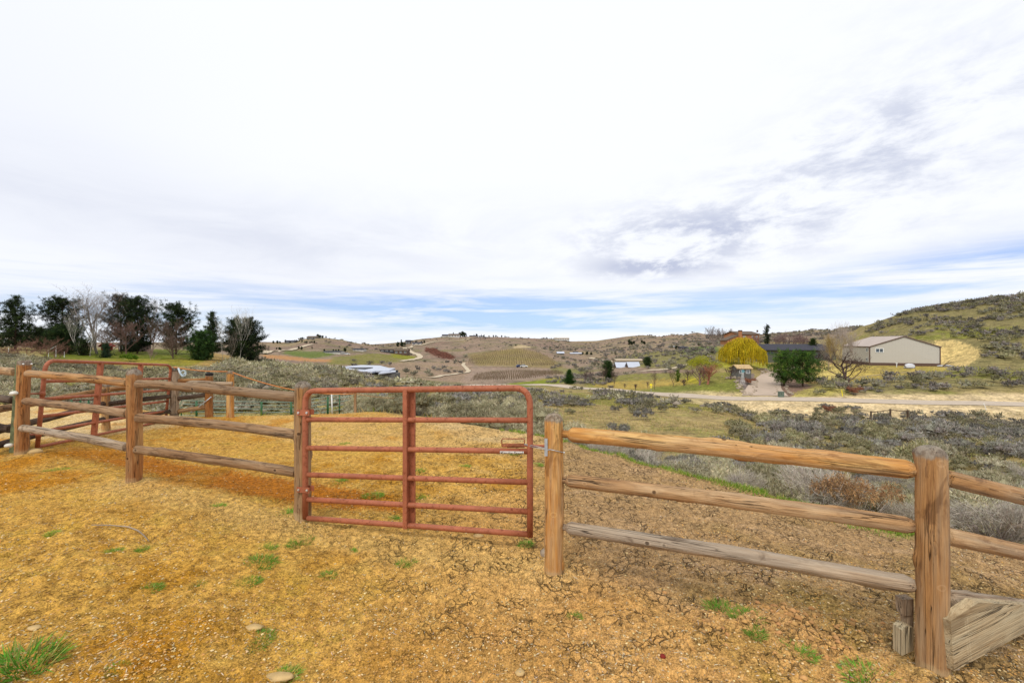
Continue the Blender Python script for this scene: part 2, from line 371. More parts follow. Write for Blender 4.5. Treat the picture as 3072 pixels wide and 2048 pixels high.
# ---------------------------------------------------------------- terrain: depth profiles (depth, height) or (depth, sight line)
PROF = {
 -800: [(1,.15),(6,.3),(9,.1),(13,0),(20,-.6),(45,-.3),(70,1090),(90,1045),(200,1040),(600,1024),(1500,1024)],
 0:    [(1,.15),(4,.2),(6.1,.235),(8.5,.05),(10,0),(13,-.05),(16,-.6),(25,1155),(45,1100),(70,1062),(90,1044),(120,1034),(200,1036),(600,1027),(1500,1027)],
 200:  [(1,.15),(4,.2),(6.1,.23),(8.5,.05),(10,0),(12.6,-.05),(16,-.7),(22,-1.4),(28,1200),(45,1122),(62,1086),(75,1068),(95,1050),(110,1041),(200,1043),(600,1027),(1500,1028)],
 400:  [(1,.12),(3.5,.16),(4.92,.225),(7,.1),(9,.02),(12,-.02),(14,-.6),(18,-1.7),(25,-2.2),(45,1136),(62,1098),(75,1074),(95,1052),(115,1044),(200,1044),(600,1027),(1500,1028)],
 600:  [(1,.1),(3.5,.13),(4.7,.18),(7,.08),(9,.02),(10.6,0),(12,-.25),(14,-.9),(18,-1.9),(25,-2.35),(45,1142),(65,1102),(78,1076),(95,1061),(115,1052),(160,1060),(300,1045),(450,1034),(600,1026),(1500,1026)],
 750:  [(1,.06),(3.5,.07),(4.5,.11),(7,.06),(9,.0),(10.7,0),(12.2,-.25),(14,-.9),(18,-1.9),(25,-2.4),(45,1145),(68,1102),(85,1084),(105,1077),(140,1092),(250,1066),(320,1052),(450,1040),(600,1027),(1500,1027)],
 900:  [(1,.03),(3,.03),(4.3,.045),(6,.06),(8,.02),(10.8,.02),(12.2,-.25),(14,-1),(18,-2),(25,-2.6),(40,1164),(60,1124),(80,1104),(100,1093),(130,1103),(180,1096),(220,1086),(300,1066),(380,1052),(480,1034),(600,1014),(900,1030)],
 1000: [(1,.02),(3,.02),(4.2,.02),(6,.05),(8,.03),(10.8,.04),(12.2,-.25),(14,-1),(18,-1.9),(25,-2.6),(40,1168),(60,1130),(78,1112),(92,1106),(125,1125),(160,1112),(200,1096),(280,1072),(380,1056),(480,1041),(620,1018),(900,1032)],
 1100: [(1,.01),(3,.01),(4.1,.01),(6,.05),(8,.03),(11.2,.02),(12.6,-.2),(15,-.7),(20,-1.5),(30,-2.5),(45,1168),(65,1143),(80,1132),(110,1146),(150,1130),(200,1108),(280,1082),(380,1062),(480,1046),(620,1034),(1000,1030)],
 1250: [(1,.0),(3,.0),(4,.01),(6,.03),(8,.02),(10.6,0),(12,-.2),(15,-.8),(20,-1.6),(30,-2.8),(50,1183),(65,1158),(75,1150),(110,1164),(150,1146),(200,1126),(280,1096),(380,1076),(480,1055),(620,1036),(800,1018),(1300,1025)],
 1400: [(1,.01),(3,.01),(4,.02),(6,.02),(8,0),(9.7,-.02),(11.5,-.35),(14,-1),(20,-2.2),(35,-4),(60,1186),(80,1173),(100,1167),(130,1158),(200,1134),(280,1108),(350,1088),(450,1060),(520,1042),(700,1016),(850,1009),(1300,1015)],
 1550: [(1,0),(3,0),(5,.0),(7,0),(9,-.03),(11,-.5),(14,-1.3),(20,-2.3),(30,1238),(45,1207),(65,1187),(90,1164),(110,1154),(150,1141),(200,1127),(260,1110),(320,1095),(420,1058),(450,1040),(560,1030),(800,1014),(950,1012),(1400,1020)],
 1700: [(1,0),(3.4,0),(5,0),(7,-.04),(8.5,-.1),(10,-.7),(12,-1.4),(15,-2.2),(22,-3.1),(32,-3.9),(45,-4.9),(62,-6.3),(80,-7.2),(92,-7.8),(100,-7.9),(106,1150),(130,1144),(170,1132),(250,1110),(350,1078),(450,1059),(600,1045),(800,1035),(1000,1022),(1500,1026)],
 1850: [(1,0),(3,0),(5,-.02),(6.5,-.06),(7.6,-.12),(9,-.8),(12,-1.8),(15,-2.4),(22,-3.1),(30,-3.7),(45,-4.9),(60,-6.1),(72,-7.0),(79,-7.3),(88,-7.3),(93,1164),(110,1154),(130,1142),(160,1121),(220,1092),(300,1077),(400,1060),(550,1045),(750,1030),(950,1012),(1400,1020)],
 2000: [(1,0),(2.6,0),(4,-.02),(5.8,-.08),(6.8,-.14),(8.5,-1.0),(11,-1.8),(15,-2.5),(22,-3.3),(30,-3.9),(42,-4.7),(58,-5.9),(66,-6.7),(71,-7.05),(80,-7.1),(84,1173),(95,1159),(110,1144),(130,1119),(160,1096),(200,1077),(260,1061),(400,1040),(600,1020),(800,1006),(1200,1012)],
 2150: [(1,0),(2.6,0),(4,-.03),(5.4,-.1),(6.3,-.17),(8,-1.0),(11,-1.9),(14,-2.5),(20,-3.3),(30,-3.9),(45,-5.1),(56,-6.3),(60,-6.9),(64,-6.75),(72,-6.75),(74,-6.5),(77,-5.9),(80,1151),(88,1128),(100,1100),(112,1082),(130,1063),(160,1048),(220,1044),(400,1030),(700,1004),(1000,1008)],
 2225: [(1,0),(2.6,0),(4,-.03),(5.2,-.12),(6.1,-.18),(8,-1.1),(11,-1.95),(14,-2.55),(20,-3.4),(30,-4.1),(42,-5.2),(53,-6.9),(58,-7.3),(62.5,-6.6),(69.5,-6.6),(72,-6.4),(76,-5.9),(82,1142),(90,1128),(100,1112),(112,1090),(130,1066),(160,1040),(220,1038),(400,1028),(700,1002),(1000,1008)],
 2300: [(1,0),(2.5,0),(4,-.04),(5,-.14),(5.9,-.2),(8,-1.1),(11,-2),(14,-2.6),(20,-3.5),(30,-4.5),(40,-5.6),(50,-7),(57,-7.4),(61,-6.4),(67.5,-6.4),(72,-6.35),(80,-6.1),(95,-5.6),(105,-5.3),(115,-4.6),(125,-3.8),(135,1070),(150,1043),(200,1034),(300,1025),(700,1001),(1000,1008)],
 2380: [(1,0),(2.4,0),(4,-.06),(4.8,-.16),(5.7,-.24),(8,-1.2),(11,-2.1),(14,-2.8),(20,-3.8),(30,-4.7),(40,-5.8),(50,-7.1),(56,-7.4),(60.5,-6.35),(67,-6.35),(70,-6.1),(76,1165),(82,1152),(92,1132),(105,1105),(115,1094),(125,1084),(135,1070),(150,1045),(200,1034),(300,1022),(700,995),(1000,1002)],
 2450: [(1,0),(2.3,0),(4,-.08),(4.6,-.18),(5.6,-.28),(8,-1.3),(11,-2.2),(14,-3),(20,-4),(30,-5),(40,-5.9),(50,-7.2),(55,-7.5),(60,-6.3),(66.3,-6.3),(72,1164),(80,1150),(90,1128),(100,1105),(110,1094),(125,1082),(150,1050),(200,1034),(300,1020),(700,988),(1000,1000)],
 2600: [(1,0),(2.3,0),(3.6,-.1),(4.5,-.2),(5.4,-.34),(8,-1.4),(12,-2.6),(18,-3.8),(26,-4.6),(36,-5.4),(46,-6.6),(53,-7.3),(58.5,-6.3),(64.5,-6.3),(70,1164),(80,1140),(88,1116),(94,-3.35),(122,-3.3),(127,1058),(140,1035),(165,1000),(200,977),(300,990),(700,1000)],
 2800: [(1,0),(2.3,0),(3.4,-.1),(4.5,-.25),(5.2,-.42),(8,-1.5),(12,-2.7),(18,-3.8),(26,-4.6),(36,-5.5),(44,-6.6),(51,-7.3),(56.5,-6.3),(62.5,-6.3),(68,1168),(78,1138),(86,1114),(90,-3.35),(104,-3.3),(108,-1.6),(113,1040),(125,1002),(145,965),(172,924),(300,950),(700,990)],
 2950: [(1,0),(2.2,0),(3.1,-.12),(4.3,-.3),(5.1,-.48),(8,-1.5),(12,-2.7),(18,-3.7),(26,-4.6),(36,-5.5),(44,-6.6),(50,-7.2),(55.5,-6.2),(61.5,-6.2),(67,1168),(76,1135),(86,1104),(95,1075),(105,1042),(115,1014),(135,962),(172,901),(300,940),(700,990)],
 3072: [(1,0),(2.2,0),(3,-.15),(4.2,-.36),(5.1,-.55),(8,-1.6),(12,-2.7),(18,-3.6),(26,-4.5),(36,-5.5),(44,-6.5),(49,-7.2),(54.5,-6.2),(60.5,-6.2),(66,1168),(76,1132),(86,1100),(95,1065),(110,1012),(130,952),(168,892),(300,930),(700,980)],
 3900: [(1,-.1),(2.2,-.25),(3,-.95),(4.2,-1.25),(8,-2.0),(12,-2.8),(18,-3.6),(30,-5),(43,-6.9),(48,-6.1),(54,-6.1),(62,1165),(76,1120),(95,1050),(130,920),(170,850),(300,900),(700,970)],
}
SKY = [(-800,1024),(0,1025),(200,1026),(560,1027),(784,1025),(850,1026),(885,1023),(915,1016),(950,1014),(975,1013),(1000,1016),(1030,1020),(1060,1027),(1095,1033),(1130,1032),(1180,1028),(1225,1023),(1255,1017),(1310,1012),(1340,1009),(1410,1010),(1450,1010),(1500,1011),(1560,1013),(1620,1015),(1670,1016),(1690,1019),(1710,1024),(1750,1023),(1790,1022),(1830,1016),(1870,1010),(1900,1007),(1925,1005),(1955,1006),(1977,1010),(2000,1006),(2025,1003),(2050,1006),(2075,999),(2092,997),(2108,1000),(2122,1005),(2150,1005),(2200,1004),(2270,1004),(2310,1000),(2350,996),(2400,993),(2437,988),(2465,991),(2490,991),(2510,988),(2530,983),(2560,981),(2600,976),(2640,962),(2680,948),(2720,939),(2750,933),(2800,924),(2850,916),(2900,908),(2950,901),(3000,896),(3072,892),(3900,850)]
US = np.arange(-800, 3901, 12.0); LD = np.linspace(0, math.log(7000), 620); DD = np.exp(LD)
cols = sorted(PROF)
base = []
for cu in cols:
    ds = np.array([a for a, b in PROF[cu]], float)
    zs = np.array([(b if b < 500 else H-(b-CY)/F*a) for a, b in PROF[cu]], float)
    e_last = (zs[-1]-H)/ds[-1]
    z = np.interp(LD, np.log(ds), zs)
    z = np.where(DD > ds[-1], H+e_last*ds[-1]+(DD-ds[-1])*min(e_last, 0)*.9, z)
    base.append(z)
base = np.array(base)
def gsm(a, s, axis):
    k = np.exp(-.5*(np.arange(-int(3*s), int(3*s)+1)/s)**2); k /= k.sum(); r = len(k)//2
    p = [(0, 0)]*a.ndim; p[axis] = (r, r); ap = np.pad(a, p, mode='edge')
    return np.apply_along_axis(lambda m: np.convolve(m, k, mode='valid'), axis, ap)
# smooth interpolation across columns (monotone-ish cubic)
def col_interp(us):
    ci = np.array(cols, float); out = np.zeros((len(us), base.shape[1]))
    slope = np.zeros_like(base)
    for i in range(len(ci)):
        if 0 < i < len(ci)-1:
            a = (base[i]-base[i-1])/(ci[i]-ci[i-1]); b = (base[i+1]-base[i])/(ci[i+1]-ci[i])
            slope[i] = np.where(a*b > 0, 2*a*b/(a+b+1e-12), 0)
    for k, u in enumerate(us):
        i = min(max(np.searchsorted(ci, u)-1, 0), len(ci)-2); h = ci[i+1]-ci[i]; t = min(max((u-ci[i])/h, 0), 1)
        out[k] = (2*t**3-3*t**2+1)*base[i]+(t**3-2*t**2+t)*h*slope[i]+(-2*t**3+3*t**2)*base[i+1]+(t**3-t**2)*h*slope[i+1]
    return out
TAB = col_interp(US)
TAB = gsm(TAB, 1.0, 1)
UG, DG = np.meshgrid(US, DD, indexing='ij'); XG = (UG-CX)/F*DG
g_ = fbm(XG/55, DG/80, 4, 8); g2_ = fbm(XG/140+3, DG/170, 4, 18)
TAB = TAB+((g_-.3*np.abs(g_))*3.0+(np.abs(g2_)-.25)*9.0*sst(260, 600, DG))*sst(190, 380, DG)
su = np.interp(US, [a for a, b in SKY], [b for a, b in SKY])
for k, u in enumerate(US):
    dS = 260 if u < 2540 else (260+(u-2540)/80*(125-260) if u < 2620 else 125)
    m = DD > dS*1.25
    e = (TAB[k]-H)/DD; j = np.where(m)[0][np.argmax(e[m])]
    tgt = (CY-su[k])/F; delta = tgt-e[j]
    TAB[k] += delta*DD*sst(dS, max(DD[j]*.95, dS*1.3), DD)
EDGE = [(-800,12),(0,13),(200,12.5),(400,12),(600,11),(750,10.9),(900,10.9),(1100,11.3),(1250,10.7),(1400,9.8),(1550,9.1),(1711,8.5),(1850,7.6),(1960,7.0),(2230,6.0),(2482,5.4),(2700,4.9),(3072,4.9),(3900,4.5)]
def edge(u): return np.interp(u, [a for a, b in EDGE], [b for a, b in EDGE])
def T0(x, y):
    x = np.asarray(x, float); y = np.asarray(y, float)
    yc = np.maximum(y, .8); u = np.clip(CX+F*x/yc, US[0], US[-1]-.01)
    fu = (u-US[0])/12.0; i = np.floor(fu).astype(int); fu = fu-i
    fd = np.clip(np.log(np.maximum(yc, 1.0001))/(LD[1]-LD[0]), 0, len(LD)-1.01); j = np.floor(fd).astype(int); fd = fd-j
    return (TAB[i, j]*(1-fu)+TAB[i+1, j]*fu)*(1-fd)+(TAB[i, j+1]*(1-fu)+TAB[i+1, j+1]*fu)*fd
def T(x, y):
    x = np.asarray(x, float); y = np.asarray(y, float)
    z = T0(x, y); yc = np.maximum(y, .8); u = CX+F*x/yc
    a1 = sst(12, 22, yc)*(1-sst(44, 52, yc)); road = 1-sst(50, 56, yc)*(1-sst(68, 76, yc))*sst(1900, 2100, u)
    z = z+fbm(x/5, y/5, 4, 3)*.16*a1
    z = z+fbm(x/9, y/9, 4, 5)*.35*sst(72, 130, yc)*road*(1-.85*sst(2480, 2560, u)*(1-sst(2840, 2900, u))*(1-sst(118, 130, yc)))
    return z
def tz(x, y): return float(T(np.array([x]), np.array([y]))[0])
def hit(u, v, dmin=3.0, dmax=1500.0):
    d = np.exp(np.linspace(math.log(dmin), math.log(dmax), 900)); x = (u-CX)/F*d
    vt = CY+F*(H-T(x, d))/d; k = np.where(vt <= v)[0]
    dd = d[k[0]] if len(k) else d[np.argmin(np.abs(vt-v))]
    return float(dd)
def gp(u, v, dmin=3.0, dmax=1500.0):
    d = hit(u, v, dmin, dmax); x = (u-CX)/F*d; return Vector((x, d, tz(x, d)))
def gd(u, d):
    x = (u-CX)/F*d; return Vector((x, d, tz(x, d)))

# ground mesh --------------------------------------------------------------
AP = -1.2
ts = np.linspace(-1.4, 1.4, 1420)
ys = list(np.linspace(-1.0, 1.75, 24)); y = 1.75
while y < 14:
    y += max(.004, y*y/(1.75*455)*.95); ys.append(y)
while y < 5500:
    y *= 1.0115 if y < 1200 else 1.04; ys.append(y)
ys = np.array(ys); nx = len(ts); ny = len(ys)
YY, TT = np.meshgrid(ys, ts, indexing='ij'); XX = TT*(YY-AP)
xf = XX.ravel(); yf = YY.ravel(); zf = T(xf, yf)
UU = CX+F*xf/np.maximum(yf, .8)
VV = CY+F*(H-zf)/np.maximum(yf, .8)
ED = edge(UU)
# polygons measured on the ground, used for cover and colour
def inpoly(px, py, poly):
    r = np.zeros(px.shape, bool); j = len(poly)-1
    for i in range(len(poly)):
        xi, yi = poly[i]; xj, yj = poly[j]
        c = ((yi > py) != (yj > py)) & (px < (xj-xi)*(py-yi)/(yj-yi+1e-9)+xi); r ^= c; j = i
    return r
near_m = yf < 15.5
nxr, nyr = xf[near_m], yf[near_m]
lump = fbm(nxr*2.2, nyr*2.2, 3, 21)*.020+fbm(nxr*11, nyr*11, 3, 22)*.013+np.maximum(fbm(nxr*26, nyr*26, 3, 23), 0)*.014
f1, f2, cid = voro(nxr*9+fbm(nxr*6, nyr*6, 2, 2)*.9, nyr*9+fbm(nxr*6, nyr*6, 2, 4)*.9, 3)
crackw = 1-sst(.02, .12, f2-f1)
# cracked ground: right of the gate and in front of it
inyard = 1-sst(-.3, .5, nyr-ED[near_m])
un = UU[near_m]; vn = VV[near_m]
ck = (.3+.9*sst(900, 1500, un))*inyard*sst(-.35, .2, fbm(nxr*.9, nyr*.9, 3, 31)+.4*sst(1000, 1600, un))
z_add = lump*(.6+.4*inyard)+(cid-.5)*.014*ck-crackw*.008*ck
f3_, f4_, _c = voro(nxr*2.6+fbm(nxr*2, nyr*2, 2, 14)*.5, nyr*2.6, 77); z_add += inyard*(.022*(sst(.0, .42, f3_)-1)*(_c > .45)+.012*sst(.42, .55, f3_)*(1-sst(.55, .75, f3_))*(_c > .45))
PF = [(-6.55, 6.1), (-4.08, 4.92), (-1.985, 4.32), (.317, 3.43), (2.24, 2.43)]; pfm = np.zeros_like(nxr)
for px_, py_ in PF: pfm = np.maximum(pfm, np.exp(-(np.hypot(nxr-px_, nyr-py_)/.17)**2))
z_add += pfm*(.016+.02*np.abs(fbm(nxr*18, nyr*18, 2, 15)))
# berm along the fence line, a dirt heap near the corner post
def segdist(px, py, a, b):
    ax, ay = a; bx, by = b; t = np.clip(((px-ax)*(bx-ax)+(py-ay)*(by-ay))/((bx-ax)**2+(by-ay)**2), 0, 1)
    return np.hypot(px-ax-t*(bx-ax), py-ay-t*(by-ay))
berm = np.minimum(segdist(nxr, nyr, (-4.1, 4.8), (-1.9, 4.1)), segdist(nxr, nyr, (-1.9, 4.1), (.1, 3.55)))
bm = np.exp(-(berm/.28)**2)
z_add += bm*(.004+.035*np.abs(fbm(nxr*14, nyr*14, 3, 41)))
c0 = (1.62, 2.82); cl1, cl2, cl3 = voro(nxr*7.5, nyr*7.5, 51)
hm = np.exp(-(((nxr-c0[0]-(nyr-c0[1])*.3)/.42)**2+((nyr-c0[1])/.24)**2))
z_add += hm*(.045+.05*(cl3-.3)*(1-sst(.25, .6, cl1)))
# churned strip leading from the heap to the corner post
sd = segdist(nxr, nyr, (1.3, 3.0), (2.15, 2.5)); sm = np.exp(-(sd/.3)**2); z_add += sm*.03*fbm(nxr*9, nyr*9, 3, 61)
zf[near_m] += z_add

def C3(*a): return np.array(a, float)
n = len(xf); C = np.zeros((n, 3))
cA = lambda r, g, b: np.array(alb(r, g, b))
def layer(mask, col):
    global C
    C = C*(1-mask[:, None])+np.asarray(col)[None, :]*mask[:, None]
nA = fbm(xf*.35, yf*.35, 4, 71); nB = fbm(xf*1.6, yf*1.6, 4, 72); nC = fbm(xf*.05, yf*.05, 4, 73); nD = fbm(xf*6, yf*6, 3, 74)
inY = 1-sst(-.2, .35, yf-ED+nB*.25)
# open range between yard and far slopes
layer(np.ones(n), cA(172, 152, 98)); layer(sst(.0, .5, nA), cA(150, 146, 74)); layer(sst(.2, .7, nB)*.5, cA(186, 168, 124))
# far slopes
farm = sst(95, 130, yf)*(UU < 2150)+sst(250, 330, yf)*(UU >= 2150)
layer(farm, cA(168, 144, 122)); layer(farm*sst(-.05, .4, nC), cA(146, 134, 96)); layer(farm*sst(.0, .4, fbm(xf*.02, yf*.03, 4, 75))*.8, cA(156, 130, 114)); layer(farm*sst(.1, .4, fbm(xf*.012, yf*.02, 3, 79))*.7, cA(178, 156, 118)); layer(farm*sst(.02, .3, fbm(xf*.12, yf*.05, 4, 76))*.5, cA(122, 112, 90))
rj = np.random.default_rng(5)
def poly(pts, col, dmin, dmax, st=1.0, nz=0.0, warp=4.0):
    m = (yf > dmin) & (yf < dmax)
    idx = np.where(m)[0]
    uu = UU[idx]+nB[idx]*warp*2; vv = VV[idx]+nD[idx]*warp*.25+nA[idx]*warp*.35
    k = np.zeros(len(idx)); sg = warp*1.3
    for q in range(3): k += inpoly(uu+rj.normal(0, sg, len(idx)), vv+rj.normal(0, sg*.3, len(idx)), pts)/3.0
    k = k*st
    if nz: k = k*(1-nz*sst(.0, .4, nB[idx]+nA[idx]*.6))
    full = np.zeros(n); full[idx] = k; layer(full, col)
poly([(540,1045),(800,1060),(860,1078),(760,1092),(640,1098),(540,1090)], cA(184, 150, 88), 60, 130, .9, .3)
poly([(120,1062),(200,1050),(620,1046),(640,1075),(560,1098),(300,1092),(150,1075)], cA(112, 122, 30), 60, 130, 1, .35)
poly([(180,1076),(600,1078),(600,1096),(300,1090)], cA(186, 164, 62), 55, 100, .6, .5)
poly([(855,1052),(990,1055),(1010,1062),(985,1068),(935,1075),(880,1067),(850,1060)], cA(112, 128, 52), 200, 500, .95, .2)
poly([(780,1064),(850,1066),(935,1076),(1000,1078),(1005,1086),(930,1085),(800,1074)], cA(204, 150, 96), 180, 500, .95, .1, 3)
poly([(1000,1070),(1120,1060),(1235,1063),(1245,1080),(1100,1094),(980,1094)], cA(140, 136, 58), 160, 420, .9, .4)
poly([(1170,1060),(1250,1068),(1238,1080),(1180,1072)], cA(150, 150, 36), 160, 500, .9, .2, 2)
poly([(1279,1047),(1320,1055),(1362,1066),(1358,1080),(1320,1072),(1290,1062)], cA(156, 108, 90), 200, 700, .8, .5, 3)
poly([(1150,1090),(1420,1082),(1420,1150),(1120,1130)], cA(178, 150, 122), 120, 400, .7, .5)
poly([(1420,1100),(1700,1108),(1700,1128),(1540,1140),(1380,1150)], cA(176, 152, 132), 110, 330, .75, .3)
poly([(1400,1064),(1560,1042),(1640,1066),(1700,1105),(1430,1098)], cA(160, 140, 84), 250, 520, .8, .3)
poly([(1545,1034),(1568,1035),(1600,1042),(1540,1044)], cA(222, 196, 150), 330, 700, .8, 0, 2)
poly([(1650,1100),(1750,1110),(1760,1126),(1660,1120)], cA(140, 140, 70), 110, 330, .8, .3)
poly([(1490,1156),(1545,1148),(1640,1138),(1700,1128),(1704,1146),(1640,1154),(1570,1160)], cA(140, 148, 34), 98, 190, 1, .1, 3)
poly([(1600,1138),(1700,1129),(1700,1140)], cA(186, 168, 40), 98, 190, .7, .2, 3)
# lawn and rough beyond the road
poly([(1730,1128),(1900,1120),(2200,1116),(2260,1150),(2240,1186),(2050,1186),(1900,1172),(1760,1160)], cA(146, 142, 64), 76, 150, .9, .4)
poly([(1790,1146),(2010,1138),(2110,1132),(2110,1146),(2000,1164),(1850,1170),(1780,1162)], cA(206, 172, 84), 76, 150, .8, .6, 8)
poly([(2060,1128),(2110,1138),(2100,1150),(2050,1148)], cA(200, 190, 40), 76, 150, .7, .3)
poly([(1950,1160),(2130,1150),(2230,1138),(2240,1186),(2050,1190),(1950,1176)], cA(132, 136, 58), 72, 110, .9, .45)
poly([(1860,1060),(2160,1040),(2220,1034),(2220,1092),(2060,1110),(1900,1100)], cA(138, 136, 62), 100, 320, .8, .45)
poly([(2040,1040),(2150,1038),(2160,1058),(2060,1066)], cA(96, 124, 44), 100, 300, .8, .4, 3)
poly([(2160,1088),(2300,1086),(2300,1104),(2180,1110)], cA(182, 176, 50), 90, 130, .8, .3)
# valley floor
poly([(1540,1215),(2320,1215),(2320,1330),(1900,1310),(1560,1260)], cA(176, 152, 100), 16, 78, .7, .5)
poly([(1560,1172),(1950,1192),(2300,1218),(2300,1240),(1900,1222),(1600,1196)], cA(146, 142, 58), 30, 95, .8, .55)
# road bank and verges
bank = sst(1950, 2250, UU)*sst(.02, .0, np.abs(0*UU))
dro = np.interp(UU, [1850, 2000, 2150, 2225, 2300, 2450, 2600, 2800, 2950, 3072, 3900], [79, 71, 64, 62.5, 61, 60, 58.5, 56.5, 55.5, 54.5, 48])
bk = sst(-8, -4.5, yf-dro+nB*1.2)*(1-sst(8.2, 10.5, yf-dro+nA*1.5))*sst(1900, 2260, UU)
layer(bk, cA(232, 206, 158)); layer(bk*sst(.1, .5, nB)*.6, cA(206, 178, 128))
# beds, dry grass and cut bank round the houses
poly([(2206,1118),(2262,1120),(2268,1150),(2252,1186),(2232,1168),(2205,1135)], cA(140, 124, 118), 68, 110, .95, 0, 2)
poly([(2205,1176),(2250,1172),(2256,1192),(2200,1194)], cA(226, 204, 140), 66, 90, .9, .1, 3)
poly([(2330,1128),(2395,1140),(2440,1160),(2400,1184),(2360,1192),(2336,1176)], cA(140, 112, 96), 66, 100, .95, 0, 2)
poly([(2380,1178),(2460,1156),(2560,1168),(2560,1200),(2380,1200)], cA(186, 172, 92), 66, 92, .9, .35)
poly([(2440,1090),(2560,1086),(2600,1112),(2600,1140),(2540,1150),(2440,1148)], cA(224, 200, 116), 72, 125, .95, .3)
poly([(2560,1094),(2830,1092),(2850,1110),(2760,1128),(2600,1142),(2540,1140)], cA(200, 174, 92), 72, 100, .9, .45)
# right hill
hl = sst(2520, 2650, UU+nA*40)*sst(64, 70, yf)
layer(hl*.85*sst(-.5, .1, nA+.3), cA(140, 130, 84)); layer(hl*sst(.3, .6, nC+nA*.5)*.6, cA(146, 150, 46)); layer(hl*sst(.3, .7, nB)*.5, cA(176, 160, 108))
poly([(2560,1094),(2830,1092),(2850,1108),(2760,1124),(2600,1138),(2540,1140)], cA(204, 178, 92), 72, 100, .8, .55)
poly([(2800,1022),(2860,1020),(2900,1032),(2945,1052),(2950,1064),(2900,1098),(2800,1100)], cA(232, 202, 132), 86, 135, 1, .4, 5)
# yard
nE = fbm(xf*17, yf*17, 3, 89); layer(inY, cA(212, 164, 78)); layer(inY*sst(-.1, .45, nB), cA(190, 138, 46)); layer(inY*sst(.0, .6, nD)*.5, cA(224, 184, 112)); layer(inY*sst(.0, .45, nE*.8-nD*.4)*.5, cA(150, 106, 40))
layer(inY*sst(-1.6, .6, xf)*(1-sst(4.5, 6, yf))*.75, cA(220, 170, 106)); layer(inY*sst(-1.6, .6, xf)*(1-sst(4.5, 6, yf))*sst(.05, .4, nB*.6+nD*.5)*.5, cA(186, 138, 66))
rightside = sst(-.15, .35, (yf-(3.43-(xf-.317)*.52))+nB*.3)*sst(.0, .9, xf+.05*yf-.2)*inY
layer(rightside*.85, cA(174, 142, 102)); layer(rightside*sst(.0, .6, nB+nA)*.5, cA(160, 132, 76)); layer(rightside*sst(.1, .5, fbm(xf*1.2-yf*.8, yf*7+xf*2.5, 3, 88))*.45, cA(206, 170, 128))
poly([(820,1236),(1560,1246),(1640,1340),(1500,1370),(900,1330),(700,1290)], cA(216, 176, 108), 5, 12, .75, .4, 12)
poly([(1250,1262),(1560,1272),(1600,1330),(1420,1325)], cA(222, 190, 136), 5, 12, .7, .4, 12)
poly([(-200,1212),(330,1218),(560,1246),(560,1275),(200,1318),(-200,1320)], cA(232, 202, 146), 6, 14, .9, .15, 10)
om = inY*sst(.12, .5, nA*.5+nB*.7+.02)*(1-sst(900, 1500, UU)); layer(om*.6, cA(202, 132, 30)); layer(inY*(1-sst(900, 1500, UU))*sst(.0, .5, nD*.7-nB*.4)*.5, cA(188, 148, 30))
poly([(190,1340),(370,1352),(520,1388),(880,1440),(1200,1490),(1230,1540),(900,1515),(560,1455),(420,1420),(200,1372)], cA(186, 106, 16), 3.2, 8, .8, .6, 14)
ms_ = inY*sst(.2, 1.5, xf*.9-(yf-2.3)*.6)*(1-sst(1.9, 2.5, xf))*(1-sst(2.9, 3.7, yf))*sst(-.25, .45, nB+nD*.6); layer(ms_*.6, cA(160, 138, 44))
tmp = np.zeros(n); tmp[near_m] = bm*inyard*.6; layer(tmp, cA(222, 184, 112))
tmp = np.zeros(n); tmp[near_m] = pfm*.5; layer(tmp, cA(226, 190, 126))
tmp = np.zeros(n); tmp[near_m] = np.clip(hm*1.2, 0, 1)*.8; layer(tmp, cA(210, 164, 104))
gs = np.exp(-((yf-ED+.05+nD*.12)/.16)**2)*sst(1500, 1800, UU)*(1-sst(2700, 2850, UU))*sst(-.3, .2, nB+.1); layer(gs*.8, cA(118, 140, 44))
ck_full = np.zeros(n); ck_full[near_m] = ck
nearf = 1-sst(14, 24, yf)
V = np.column_stack([xf, yf, zf]).astype(np.float32)
ii = np.arange(ny-1)[:, None]*nx+np.arange(nx-1)[None, :]
Q = np.stack([ii, ii+1, ii+nx+1, ii+nx], -1).reshape(-1, 4)
C = C*(1+.20*inY)[:, None]
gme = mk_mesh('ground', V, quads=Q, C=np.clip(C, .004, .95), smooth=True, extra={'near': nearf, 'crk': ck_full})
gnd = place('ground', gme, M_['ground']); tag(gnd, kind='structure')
ZG = zf.reshape(ny, nx)
def gz(x, y):
    """exact ground height on the mesh"""
    x = np.atleast_1d(np.asarray(x, float)); y = np.atleast_1d(np.asarray(y, float))
    j = np.clip(np.searchsorted(ys, y)-1, 0, ny-2); fy = np.clip((y-ys[j])/(ys[j+1]-ys[j]), 0, 1)
    t = np.clip((x/(y-AP)-ts[0])/(ts[1]-ts[0]), 0, nx-1.01); i = t.astype(int); fx = t-i
    return (ZG[j, i]*(1-fx)+ZG[j, i+1]*fx)*(1-fy)+(ZG[j+1, i]*(1-fx)+ZG[j+1, i+1]*fx)*fy
def gzz(x, y): return float(gz(x, y)[0])

